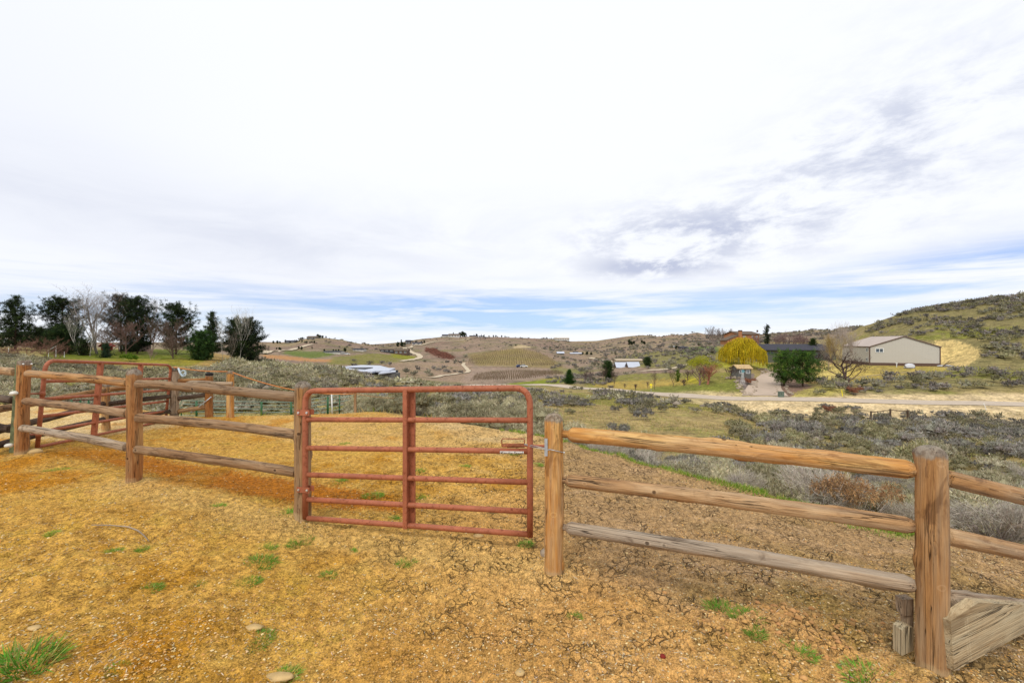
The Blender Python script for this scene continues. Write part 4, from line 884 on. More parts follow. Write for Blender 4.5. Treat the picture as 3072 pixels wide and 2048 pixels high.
# ---------------------------------------------------------------- plants
def blades(P, D, L, Wd, C, bend=.0, r=None):
    """triangular leaf blades at P along D"""
    r = r or rng; n = len(P); D = D/(np.linalg.norm(D, axis=1, keepdims=True)+1e-9)
    s = np.cross(D, r.normal(size=(n, 3))); s /= (np.linalg.norm(s, axis=1, keepdims=True)+1e-9)
    L = np.reshape(L, (-1, 1))*np.ones((n, 1)); Wd = np.reshape(Wd, (-1, 1))*np.ones((n, 1))
    a = P-s*Wd*.5; b = P+s*Wd*.5; c = P+D*L+np.array([[0, 0, -1]])*bend*L
    V = np.stack([a, b, c], 1).reshape(-1, 3); Tt = np.arange(3*n).reshape(n, 3); return V, Tt, np.repeat(C, 3, axis=0)
def quadsb(P, D, L, Wd, C, r=None):
    """leaf-shaped quads (diamond)"""
    r = r or rng; n = len(P); D = D/(np.linalg.norm(D, axis=1, keepdims=True)+1e-9)
    s = np.cross(D, r.normal(size=(n, 3))); s /= (np.linalg.norm(s, axis=1, keepdims=True)+1e-9)
    L = np.reshape(L, (-1, 1))*np.ones((n, 1)); Wd = np.reshape(Wd, (-1, 1))*np.ones((n, 1))
    V = np.stack([P, P+D*L*.5-s*Wd*.5, P+D*L, P+D*L*.5+s*Wd*.5], 1).reshape(-1, 3)
    q = np.arange(4*n).reshape(n, 4); Tt = np.concatenate([q[:, [0, 1, 2]], q[:, [0, 2, 3]]]); return V, Tt, np.repeat(C, 4, axis=0)
def join(parts):
    o = 0; Vs, Ts, Cs = [], [], []
    for V, t, c in parts: Vs.append(V); Ts.append(t+o); Cs.append(c); o += len(V)
    return np.vstack(Vs), np.vstack(Ts), np.vstack(Cs)
def jitc(base, n, amt=.25, r=None, alt=None, palt=.0):
    r = r or rng; c = np.tile(np.array(base), (n, 1))
    if alt is not None: m = r.random(n) < palt; c[m] = np.array(alt)
    return c*(1+(r.random((n, 1))-.5)*2*amt)*(1+(r.random((n, 3))-.5)*.12)
alb0 = alb
def alb(a, b, c, k=.92): return alb0(a, b, c, k)
SAGE = alb(186, 178, 148); SAGE2 = alb(166, 158, 122); DEADW = alb(160, 148, 136)
octv = np.array([(1,0,0),(-1,0,0),(0,1,0),(0,-1,0),(0,0,.7),(0,0,-.5),(.6,.6,.35),(-.6,.6,.3),(.6,-.6,.3),(-.6,-.6,.35)], float)
octf = np.array([(0,6,8),(1,9,7),(2,7,6),(3,8,9),(6,7,4),(7,9,4),(9,8,4),(8,6,4),(0,2,6),(2,1,7),(1,3,9),(3,0,8)])
def bush(seed, tufts, blades_per, bl, bw, stems, leafc, altc, palt=.2, Hh=.62, twiggy=0.0, droop=0.0, core_on=True):
    r = np.random.default_rng(seed)
    # lumpy crown built from sub-mounds
    k = 7+int(r.integers(4)); cen = np.column_stack([r.normal(0, .30, k), r.normal(0, .30, k), r.uniform(.22, .5, k)*Hh/.62]); rad = r.uniform(.20, .32, k)
    w = r.integers(0, k, tufts); th = r.uniform(0, 2*np.pi, tufts); cz = r.uniform(-.15, 1, tufts); sz = np.sqrt(1-cz**2)
    dr = np.column_stack([np.cos(th)*sz, np.sin(th)*sz, cz]); P = cen[w]+dr*(rad[w]*r.uniform(.55, 1.05, tufts))[:, None]; P[:, 2] = np.maximum(P[:, 2], .03)
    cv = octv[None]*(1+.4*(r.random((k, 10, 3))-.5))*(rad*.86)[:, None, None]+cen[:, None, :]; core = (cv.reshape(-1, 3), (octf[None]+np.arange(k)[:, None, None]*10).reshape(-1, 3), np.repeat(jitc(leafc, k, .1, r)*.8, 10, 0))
    n = tufts*blades_per; PP = np.repeat(P, blades_per, 0)+r.normal(0, bl*.35, (n, 3))
    D = np.repeat(dr, blades_per, 0)*.7+np.array([[0, 0, .8-droop*2]])+r.normal(0, .45, (n, 3))
    C = np.repeat(jitc(leafc, tufts, .28, r, altc, palt), blades_per, 0)*(1+(r.random((n, 1))-.5)*.25)
    parts = [blades(PP, D, bl*r.uniform(.6, 1.3, n), bw, C, droop*.4, r)]
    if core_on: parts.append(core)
    if stems:
        S = stems; i = r.integers(0, tufts, S); tgt = P[i]*np.array([1, 1, 1.03]); st = np.column_stack([r.normal(0, .04, S), r.normal(0, .04, S), np.full(S, -.03)])
        mid = st*.45+tgt*.55+np.column_stack([r.normal(0, .03, S), r.normal(0, .03, S), -.08*np.ones(S)])
        cc = jitc(DEADW, S, .3, r)
        parts.append(blades(st, mid-st, np.linalg.norm(mid-st, axis=1)*1.15, .022, cc, 0, r)); parts.append(blades(mid, tgt-mid, np.linalg.norm(tgt-mid, axis=1)*1.1, .014, cc, 0, r))
    if twiggy:
        S = int(twiggy); i = r.integers(0, tufts, S); p = P[i]+r.normal(0, .05, (S, 3)); D = P[i]*np.array([1, 1, .8])+r.normal(0, .25, (S, 3))
        parts.append(blades(p-D*.12, D, r.uniform(.12, .3, S), .006, jitc(alb(184, 174, 160), S, .3, r), 0, r))
    return join(parts)
def bushmesh(name, *a, **k):
    V, t, c = bush(*a, **k); m = mk_mesh(name, V, tris=t, C=c); m.materials.append(M_['sage']); return m
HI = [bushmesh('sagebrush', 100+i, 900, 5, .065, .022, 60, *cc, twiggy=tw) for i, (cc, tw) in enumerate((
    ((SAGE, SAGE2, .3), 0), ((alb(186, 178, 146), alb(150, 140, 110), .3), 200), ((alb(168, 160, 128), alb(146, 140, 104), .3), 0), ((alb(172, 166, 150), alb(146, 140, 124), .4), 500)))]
TW = [bushmesh('sagebrush', 120+i, 420, 3, .05, .012, 160, *cc, twiggy=2400, core_on=False) for i, cc in enumerate(((alb(178, 168, 152), alb(158, 148, 134), .4), (alb(168, 160, 140), alb(150, 152, 110), .4)))]
RUST = bushmesh('dried_bush', 140, 900, 6, .075, .018, 60, alb(166, 130, 90), alb(140, 112, 82), .35, droop=.5, Hh=.75, core_on=False)
RUST2 = bushmesh('dried_bush', 141, 500, 5, .06, .014, 80, alb(150, 98, 70), alb(128, 92, 80), .3)
MIDv = [bush(200+i, 90, 4, .15, .07, 8, *cc) for i, cc in enumerate(((SAGE, SAGE2, .35), (alb(176, 168, 146), alb(150, 140, 120), .3), (alb(160, 152, 118), alb(138, 134, 98), .3), (alb(162, 156, 146), alb(140, 134, 124), .35)))]
LOWv = [bush(220+i, 30, 3, .26, .14, 0, *cc) for i, cc in enumerate(((SAGE, SAGE2, .35), (alb(150, 146, 122), alb(134, 128, 100), .3), (alb(148, 142, 106), alb(130, 126, 90), .3), (alb(152, 144, 134), alb(130, 124, 114), .35)))]
MED = [bushmesh('sagebrush', 160+i, 330, 4, .10, .042, 26, *cc, twiggy=tw) for i, (cc, tw) in enumerate((
    ((SAGE, SAGE2, .35), 0), ((alb(178, 170, 144), alb(150, 140, 116), .3), 60), ((alb(162, 154, 118), alb(140, 136, 98), .3), 0), ((alb(162, 156, 146), alb(140, 136, 122), .35), 120)))]

# scatter plan ---------------------------------------------------------------
pts = []   # u, d, size, zone
r = np.random.default_rng(31)
GRID = {}
def scat(n, uf, df, keep, size, zone, mind=1.06):
    cnt = 0
    for _ in range(n):
        u, d = uf(), df()
        if keep(u, d):
            x = (u-CX)/F*d; s = size(d)*(r.uniform(.6, 1.45) if zone != 'near' else r.uniform(.75, 1.3)); cell = (int(x//1.6), int(d//1.6)); ok = True
            mdist = mind*s
            for ax_ in (-1, 0, 1):
                for ay_ in (-1, 0, 1):
                    for (qx, qy, qs) in GRID.get((cell[0]+ax_, cell[1]+ay_), ()):
                        if (qx-x)**2+(qy-d)**2 < (.5*mind*(s+qs))**2: ok = False
            if ok: GRID.setdefault(cell, []).append((x, d, s)); pts.append((x, d, s, zone)); cnt += 1
def fb(x, y, s, sd): return float(fbm(np.array([x/s]), np.array([y/s]), 3, sd)[0])
def vv(u, d): x = (u-CX)/F*d; return CY+F*(H-tz(x, d))/d
U = r.uniform
def dpow(a, b, p=2): return lambda: (U(a**p, b**p))**(1/p)
# left and centre range behind the yard
scat(9000, lambda: U(-300, 1080), dpow(13.5, 86), lambda u, d: d > edge(u)+1.6 and not (d < 26 and u > 470) and not (d < 19 and u > 100) and fb((u-CX)/F*d, d, 7, 91) > -.36 and not (u > 930 and 30 < d < 66 and fb((u-CX)/F*d, d, 5, 92) < .12) and (d < np.interp(u, [-300, 150, 300, 560, 640, 700, 1080], [80, 56, 52, 54, 62, 82, 84])), lambda d: U(.75, 1.05), 'left')
scat(420, lambda: U(1075, 1640), dpow(11, 20), lambda u, d: d > edge(u)+.75, lambda d: U(.9, 1.15), 'mid')
scat(2600, lambda: U(1075, 1600), dpow(20, 84), lambda u, d: fb((u-CX)/F*d, d, 7, 91) > -.28 and not (u < 1330 and 30 < d < 66 and fb((u-CX)/F*d, d, 5, 92) < .15), lambda d: U(.8, 1.1), 'mid')
# near slope right of the gate post
scat(900, lambda: U(1640, 3300), dpow(5.2, 17), lambda u, d: d > edge(u)+.42+.25*(u > 2650), lambda d: U(.62, .95), 'near')
# valley
def valk(u, d):
    if 2575 < u < 2760 and 43 < d < 51.5: return False
    den = np.interp(u, [1560, 1700, 2150, 2350, 3300], [.10, .16, -.0, -.35, -.45]); toe = np.interp(u, [1500, 1850, 2150, 2300, 2600, 3072, 3300], [110, 78, 61, 57.5, 54, 49.5, 47])
    x = (u-CX)/F*d; op = sst(1600, 1700, u)*(1-sst(2180, 2300, u+4*(40-d)))
    if op > .5 and 15 < d < 42: return fb(x, d, 2.5, 94) > .42
    if op > .5: return d < toe and fb(x, d, 5, 93) > .06
    return d < toe and fb(x, d, 6, 93) > den
scat(7500, lambda: U(1560, 3350), dpow(16, 80), valk, lambda d: U(.6, 1.25), 'valley')
# beyond the road on the right: foot of the hill and the hill
def hillk(u, d):
    v = vv(u, d)
    if u < 2600 and d > 84: return False
    if 2540 < u < 2850 and 1092 < v < 1125: return False
    if 2780 < u < 2950 and 1015 < v < 1100: return False
    if 2590 < u < 2830 and 90 < d < 125: return False
    return fb((u-CX)/F*d, d, 9, 95) > np.interp(d, [66, 82, 90, 110, 200], [-.3, -.12, .0, .0, .0]) and not (u < 2840 and 82 < d < 126)
scat(4200, lambda: U(2440, 3400), dpow(67, 185), hillk, lambda d: np.interp(d, [66, 100, 180], [1.15, 1.25, 1.4]), 'hill')
scat(60, lambda: U(2480, 3150), dpow(165, 180), lambda u, d: u > 2600, lambda d: 2.0, 'hill')
# bank with a few shrubs
scat(200, lambda: U(2250, 3200), dpow(50, 60), lambda u, d: fb((u-CX)/F*d, d, 5, 97) > .02 and not 2575 < u < 2760 and not (np.interp(u, [2300, 3072], [61, 54.5])-1 < d), lambda d: .7, 'valley')
scat(70, lambda: U(1600, 2300), dpow(70, 92), lambda u, d: 1.5 < np.interp(u, [1600, 1850, 2000, 2150, 2300], [104, 84, 75.5, 68.5, 64.5])-d-2.2 < 7, lambda d: .8, 'valley')
# lawn edge and green rise left of the houses
scat(900, lambda: U(1560, 2150), dpow(86, 320), lambda u, d: (lambda v: (1050 < v < 1148 and v < np.interp(u, [1560, 1720, 2150], [1120, 1150, 1110])) and u > np.interp(v, [1050, 1090, 1150], [1840, 1800, 1640]) and fb((u-CX)/F*d, d, 14, 99) > -.05)(vv(u, d)), lambda d: 1.5, 'far')
scat(500, lambda: U(1640, 1840), dpow(86, 200), lambda u, d: 1112 < vv(u, d) < 1165 and fb((u-CX)/F*d, d, 14, 99) > .0, lambda d: 1.0, 'far')
# far slopes
scat(2300, lambda: U(1650, 2600), dpow(260, 900, 1.1), lambda u, d: fb((u-CX)/F*d, d, 70, 105) > -.1, lambda d: U(1.5, 2.5), 'far')
scat(1900, lambda: U(560, 2560), dpow(200, 900, 1.2), lambda u, d: fb((u-CX)/F*d, d, 60, 101) > .0 and not (840 < u < 1060 and d < 420) and not(1400 < u < 1700 and d < 500), lambda d: U(1.6, 2.6), 'far')
pts.sort(key=lambda p: -p[2]/p[1])
LB = {
 'left': ('grey-green sagebrush growing on the range behind the left yard fence', 'sagebrush on the left range'),
 'mid': ('tall pale sagebrush in the thicket right behind the small red gate', 'sagebrush behind the gate'),
 'near': ('twiggy grey sagebrush on the slope just below the yard edge at right', 'sagebrush along the yard edge'),
 'valley': ('grey sagebrush in the valley between the yard and the road', 'sagebrush in the valley'),
 'hill': ('dark sagebrush on the green hill at the right edge', 'sagebrush on the right hill'),
 'far': ('distant dark sagebrush', 'sagebrush far away')}
LB_B = {
 'left': 'beige sagebrush mound standing on the range behind the left yard fence', 'mid': 'dense olive sagebrush in the thicket right behind the small red gate',
 'near': 'leafy grey-green sagebrush on the slope just below the yard edge at right', 'valley': 'olive-green sagebrush in the valley between the yard and the road'}
ind = [p for p in pts if p[3] in LB and p[3] not in ('hill', 'far')][:290]; ids = set(id(p) for p in ind)
rest = [p for p in pts if id(p) not in ids]
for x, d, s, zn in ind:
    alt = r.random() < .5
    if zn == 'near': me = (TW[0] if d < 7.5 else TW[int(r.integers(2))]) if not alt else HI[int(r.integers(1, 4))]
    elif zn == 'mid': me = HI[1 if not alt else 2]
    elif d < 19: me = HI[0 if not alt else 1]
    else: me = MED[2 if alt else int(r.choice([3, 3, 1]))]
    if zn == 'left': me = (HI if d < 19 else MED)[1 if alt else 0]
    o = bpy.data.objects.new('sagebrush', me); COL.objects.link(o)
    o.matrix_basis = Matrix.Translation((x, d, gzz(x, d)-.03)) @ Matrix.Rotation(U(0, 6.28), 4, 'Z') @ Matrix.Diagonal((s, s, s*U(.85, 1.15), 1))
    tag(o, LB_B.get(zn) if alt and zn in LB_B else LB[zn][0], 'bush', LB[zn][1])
def realise(plist, lib, name, cmul=None):
    Vs, Ts, Cs = [], [], []; o = 0
    X = np.array([p[0] for p in plist]); Y = np.array([p[1] for p in plist]); Z = gz(X, Y)
    for i, (x, d, s, zn) in enumerate(plist):
        k = 3 if zn == 'near' else int(r.integers(4)); 
        if zn == 'left': k = int(r.choice([0, 0, 1, 2]))
        if zn == 'hill': k = int(r.choice([1, 2, 3, 3]))
        if zn == 'valley': k = int(r.choice([0, 1, 3, 3, 2]))
        if zn == 'far': k = int(r.choice([1, 3, 3]))
        V, t, c = lib[k]; a = U(0, 6.28); ca, sa = math.cos(a), math.sin(a); sx = s*U(.8, 1.3)
        Vn = np.column_stack([(V[:, 0]*ca-V[:, 1]*sa)*sx, (V[:, 0]*sa+V[:, 1]*ca)*sx, V[:, 2]*s*U(.85, 1.15)])+np.array([x, d, Z[i]-.04])
        f = U(.55, 1.2)*(.86 if zn == 'valley' else 1)*(.8 if zn in ('hill',) else 1)*(.84 if zn == 'far' else 1)
        Vs.append(Vn); Ts.append(t+o); Cs.append(c*f); o += len(V)
    me = mk_mesh(name, np.vstack(Vs), tris=np.vstack(Ts), C=np.vstack(Cs)); me.materials.append(M_['veg'])
    return tag(place(name, me), None, None, None, 'stuff')
m1 = [p for p in rest if p[1] < 62]; m2 = [p for p in rest if p[1] >= 62]
o = realise(m1, MIDv, 'sagebrush_cover'); tag(o, 'grey-green sagebrush covering the range and valley', 'sagebrush')
o = realise(m2, LOWv, 'distant_sagebrush_cover'); tag(o, 'small dark sagebrush dotted over the hills beyond the road', 'sagebrush')
# special bushes
def one(name, me, u, d, s, label, cat='bush', rz=0, sz=None):
    p = gd(u, d); o = bpy.data.objects.new(name, me); COL.objects.link(o)
    o.matrix_basis = Matrix.Translation((p.x, p.y, gzz(p.x, p.y)-.03)) @ Matrix.Rotation(rz, 4, 'Z') @ Matrix.Diagonal((s, s, sz or s, 1)); return tag(o, label, cat)
one('dried_bush', RUST, 2570, 5.75, .52, 'rust-brown drooping dried bush left of the corner post under the top rail', sz=.72)
one('dried_bush', RUST2, 2485, 56.5, 1.2, 'round rust-coloured bush on the sandy bank below the driveway')
one('dried_bush', RUST2, 2562, 66.5, 1.7, 'dark reddish bush beside the road left of the shed')
one('red_shrub', RUST2, 2248, 79, 1.6, 'dark red shrub in the bed left of the driveway')

# grass and litter -------------------------------------------------------------
def grass_mesh(seed, n, rad, h, col, w=.005):
    r = np.random.default_rng(seed); a = r.uniform(0, 6.28, n); q = rad*np.sqrt(r.random(n)); P = np.column_stack([np.cos(a)*q, np.sin(a)*q*.8, np.zeros(n)])
    D = np.column_stack([np.cos(a)*.7*q/rad, np.sin(a)*.7*q/rad, np.full(n, .8)])+r.normal(0, .25, (n, 3)); D[:, 2] = np.abs(D[:, 2])*.8
    V, t, c = blades(P, D, h*r.uniform(.5, 1.2, n), w, jitc(col, n, .3, r, alb(176, 166, 90), .3), .35, r); return V, t, c
GR = [grass_mesh(300+i, 380+90*i, .07+.02*i, .05, alb(104, 160, 50), .0034) for i in range(3)]
GM = []
for V, t, c in GR:
    me = mk_mesh('grass_tuft', V, tris=t, C=c); me.materials.append(M_['veg']); GM.append(me)
tuf = [((62, 2000), 2.4, 'largest bright green grass tuft at the bottom left corner'), ((868, 1545), 1.3, 'green grass tuft at the foot of the hinge post'), ((778, 1690), 1.3, 'wide green tuft in the mid foreground left of the gate'),
 ((1577, 1640), 1.0, 'green tuft under the latch end of the gate'), ((985, 1722), .8, 'green tuft below the middle of the gate, nearer the camera'), ((738, 1750), .9, 'leafy green weed left of centre foreground'), ((590, 1755), .8, 'small green tuft paired with another at left of centre'),
 ((455, 1762), .8, 'lone small green tuft in the left foreground'), ((575, 1640), .0, ''), ((425, 1648), .7, 'small grass tuft beyond the bent stick'), ((335, 1655), .8, 'small grass tuft just under the bent stick'), ((775, 1925), .9, 'green tuft beside the flat yellow stone'),
 ((800, 1640), 1.1, 'green tuft in the rough ground before the hinge post'), ((900, 1630), 1.2, 'broad green tuft right before the hinge post'), ((1065, 1653), .8, 'small dark green tuft before the gate'), ((1220, 1685), 1.1, 'green tuft in the rough soil before the gate centre'),
 ((2175, 1835), 1.4, 'bright green tuft on the soil left of the dirt heap'), ((2240, 1868), 1.0, 'green tuft touching the dirt heap'), ((2265, 1915), 1.0, 'low green tuft just below the dirt heap'), ((2390, 1962), 1.1, 'green tuft nearer the camera than the dirt heap'), ((2610, 2035), 1.3, 'big green tuft at the bottom edge left of the corner post'),
 ((1725, 1845), .7, 'tiny green tuft on the cracked mossy soil'), ((850, 2030), .9, 'slanting green weed at the bottom edge beside the long stone'), ((1015, 1445), .9, 'green tuft seen through the left half of the gate'), ((1395, 1398), .9, 'green tuft between the second and third gate bars'), ((1258, 1412), .9, 'yellow-green tuft right of the gate brace'),
 ((1257, 1488), .9, 'green tuft low beside the gate brace'), ((1545, 1362), 1.0, 'green tuft just under the sticker'), ((1615, 1393), .8, 'green tuft between gate and latch post'), ((1120, 1490), .9, 'green tuft behind the lower gate bars'), ((1180, 1560), .8, 'green tuft behind the bottom bar of the gate'), ((1035, 1330), .9, 'bright tuft under the second gate bar'),
 ((168, 1408), .8, 'dark green weed near the leaning post'), ((156, 1600), .8, 'grey-green weed on the moss left of the stick'), ((645, 1515), .9, 'dark weed behind the left fence'), ((340, 2015), .6, 'single broad green leaf at lower left')]
for k, ((u, v), s, lb) in enumerate(tuf):
    if not s: continue
    d = hit(u, v, 1.9, 14); x = (u-CX)/F*d; me = GM[k % 3]
    o = bpy.data.objects.new('grass_tuft', me); COL.objects.link(o); s2 = s*(1.0 if d < 4 else 1.2)
    o.matrix_basis = Matrix.Translation((x, d, gzz(x, d)-.004)) @ Matrix.Rotation(k*1.3, 4, 'Z') @ Matrix.Diagonal((s2, s2, s2, 1)); tag(o, lb, 'grass tuft', 'grass tufts in the yard')
# grass strip along the yard edge, dry grass on the range
n_ = 9000; u = r.uniform(1500, 2760, n_); u = u[fbm(u/40, u*0, 3, 7) > -.25]; n_ = len(u); d = edge(u)+r.normal(0, .13, n_)-.02; x = (u-CX)/F*d
V, t, c = blades(np.column_stack([x, d, gz(x, d)-.005]), np.column_stack([r.normal(0, .4, n_), r.normal(0, .4, n_), np.full(n_, 1.)]), r.uniform(.03, .11, n_), .009, jitc(alb(116, 146, 48), n_, .3, r, alb(176, 166, 96), .3), .2, r)
me = mk_mesh('grass', V, tris=t, C=c); tag(place('grass', me, M_['veg']), 'bright green grass strip along the right edge of the yard', 'grass', kind='stuff')
n_ = 60000; d = np.sqrt(r.uniform(11**2, 62**2, n_)); u = r.uniform(-200, 3300, n_); x = (u-CX)/F*d
kp = (d > edge(u)+.6) & (fbm(x/5, d/5, 3, 111) > -.3) & ~((u > 2250) & (d > 53)); x, d = x[kp], d[kp]; k = len(x)
V, t, c = blades(np.column_stack([x, d, gz(x, d)-.01]), np.column_stack([r.normal(0, .4, k), r.normal(0, .4, k), np.full(k, 1.)]), r.uniform(.12, .32, k), .035, jitc(alb(190, 166, 112), k, .25, r, alb(140, 150, 60), .35), .2, r)
me = mk_mesh('dry_grass', V, tris=t, C=c); tag(place('dry_grass', me, M_['veg']), 'dry tan grass between the sagebrush on the range', 'grass', kind='stuff')
# straw and chips lying in the yard
n_ = 22000; d = 1/r.uniform(1/11.5, 1/2.0, n_)**1.0; u = r.uniform(-150, 3250, n_); x = (u-CX)/F*d
cl = fbm(x*1.4, d*1.4, 3, 121)+.6*fbm(x*5, d*5, 2, 122)+.22*sst(1600, 2200, u); kp = (d < edge(u)-.1) & (cl > r.uniform(-.35, .75, n_)); x, d = x[kp], d[kp]; k = len(x)
a = r.uniform(0, 6.28, k); D = np.column_stack([np.cos(a), np.sin(a), r.normal(0, .25, k)])
V1 = quadsb(np.column_stack([x, d, gz(x, d)+.004+.003*r.random(k)]), D, r.uniform(.010, .032, k)*np.where(r.random(k) < .05, 2.2, 1), r.uniform(.0028, .0058, k), jitc(alb(222, 206, 178, .7), k, .35, r, alb(160, 130, 90), .45), r)
me = mk_mesh('straw', V1[0], tris=V1[1], C=V1[2]); tag(place('straw', me, M_['litter']), 'pale straw and bark chips strewn over the yard soil', 'straw', kind='stuff')
# clods and pebbles
n_ = 30000; d = 1/r.uniform(1/11, 1/2.0, n_); u = r.uniform(-150, 3250, n_); x = (u-CX)/F*d; kp = (d < edge(u)-.1) & (fbm(x*1.1, d*1.1, 3, 131) > r.uniform(-.6, .6, n_)); x, d = x[kp], d[kp]; k = len(x)
hx_ = r.normal(1.66, .26, 230); hd_ = r.normal(2.82, .16, 230); hh = np.concatenate([np.zeros(k), np.ones(230)]); x = np.concatenate([x, hx_]); d = np.concatenate([d, hd_]); k = len(x)
s = np.where(hh > 0, r.uniform(.004, .022, k), r.uniform(.0025, .0075, k)*(1+.05*d)); 
Vp = (octv[None]*(1+.35*(r.random((k, 10, 3))-.5)))*s[:, None, None]*r.uniform(.7, 1.3, (k, 1, 3)); Vp = Vp+np.column_stack([x, d, gz(x, d)+s*.2])[:, None, :]
Cp = jitc(alb(196, 152, 88), k, .28, r, alb(216, 190, 140), .3); Cp[hh > 0] = jitc(alb(188, 144, 90), 230, .25, r)
me = mk_mesh('clods', Vp.reshape(-1, 3), tris=(octf[None]+np.arange(k)[:, None, None]*10).reshape(-1, 3), C=np.repeat(Cp, 10, 0)); tag(place('soil_clods', me, M_['litter']), 'loose soil clods and pebbles on the yard', 'gravel', kind='stuff')
# vineyard
Pv = []
xs_, ds_ = np.meshgrid(np.linspace(-48, 46, 54), np.linspace(262, 470, 44)); xs_ = xs_.ravel()+r.normal(0, .15, xs_.size); ds_ = ds_.ravel()
us_ = CX+F*xs_/ds_; zs_ = gz(xs_, ds_); vs_ = CY+F*(H-zs_)/ds_
kp = (us_ > 1405) & (us_ < 1665) & inpoly(us_, vs_, [(1400,1092),(1410,1072),(1480,1052),(1600,1046),(1660,1080),(1680,1098)]); Pv.append(np.column_stack([xs_, ds_, zs_])[kp])
xs_, ds_ = np.meshgrid(np.linspace(-20, 24, 52), np.linspace(150, 250, 42)); xs_ = xs_.ravel(); ds_ = ds_.ravel(); us_ = CX+F*xs_/ds_; zs_ = gz(xs_, ds_); vs_ = CY+F*(H-zs_)/ds_
kp = inpoly(us_, vs_, [(1410,1142),(1430,1122),(1560,1108),(1690,1112),(1690,1122),(1560,1138)]); Pv.append(np.column_stack([xs_, ds_, zs_])[kp])
Pv = np.vstack(Pv); k = len(Pv); far_ = (Pv[:, 1] > 255)
P6 = np.repeat(Pv, 3, 0)+r.normal(0, .1, (3*k, 3)); L6 = np.repeat(np.where(far_, 1.7, 1.3), 3)
V, t, c = blades(P6, np.column_stack([r.normal(0, .15, 3*k), r.normal(0, .15, 3*k), np.ones(3*k)]), L6, np.repeat(np.where(far_, .17, .10), 3), jitc(alb(132, 114, 90), 3*k, .2, r), 0, r)
me = mk_mesh('vines', V, tris=t, C=c); tag(place('vineyard', me, M_['veg']), 'rows of small bare vines on the round brown hill', 'vineyard', kind='stuff')
alb = alb0
# ---------------------------------------------------------------- trees
def ribbon_tree(seed, Ht, spread, trunk_frac=.25, limbs=7, up=.65, levels=4, kids=(6, 5, 4), r0=.16, colr=(.3, .27, .24), lean=0.0, twig=.016, wob=.09):
    r0 = r0*.75
    """bare branching tree -> (trunk MB, twig arrays)"""
    rd = random.Random(seed); tm = MB(); tm.col = colr; P, D, Ln, Wd = [], [], [], []
    def grow(p, d, L, rr, lv):
        pts = [p.copy()]; q = p.copy(); dd = d.copy(); ns = 4 if lv < 2 else 3
        for i in range(ns):
            dd = (dd+Vector((rd.gauss(0, wob), rd.gauss(0, wob), rd.gauss(.06, wob*.6)))).normalized(); q2 = q+dd*L/ns
            if lv >= 2: P.append(tuple(q)); D.append(tuple(dd)); Ln.append(L/ns*1.25); Wd.append(max(rr*1.6*(1-.6*i/ns), twig))
            q = q2; pts.append(q.copy())
        if lv < 2: tm.tube(pts, [max(rr*(1-.55*i/ns), .012) for i in range(ns+1)], 6 if lv == 0 else 4, False)
        if lv < levels:
            kn = kids[min(lv-1, len(kids)-1)] if lv > 0 else limbs
            for j in range(kn):
                t = (.25+.75*(j+rd.random()*.6)/kn) if lv > 0 else (trunk_frac+(1-trunk_frac)*(j+rd.random()*.5)/kn)
                t = min(t, .98); f = t*ns; i = int(f); pp = pts[i].lerp(pts[i+1], f-i)
                az = rd.uniform(0, 6.28) if lv > 0 else j*2.4+rd.uniform(-.4, .4); out = Vector((math.cos(az), math.sin(az), 0))
                base_d = (pts[i+1]-pts[i]).normalized(); nd = (base_d*(.55 if lv else up*.3)+out*(.55 if lv else spread)+Vector((0, 0, up*(.5 if lv else 1)))).normalized()
                grow(pp, nd, L*rd.uniform(.42, .62) if lv else Ht*rd.uniform(.42, .62)*(1.15-t*.6), rr*.5, lv+1)
    grow(Vector((0, 0, -.2)), Vector((lean, 0, 1)).normalized(), Ht*.62+.2, r0, 0)
    V, t, c = blades(np.array(P), np.array(D), np.array(Ln), np.array(Wd), jitc(colr, len(P), .22), 0)
    return tm, (V, t, c)
def bare(name_mesh, seed, Ht, spread, **k):
    tm, (V, t, c) = ribbon_tree(seed, Ht, spread, **k); a = tm.mesh('trunk', True); b = mk_mesh('crown', V, tris=t, C=c)
    a.materials.append(M_['bark']); b.materials.append(M_['veg']); return a, b
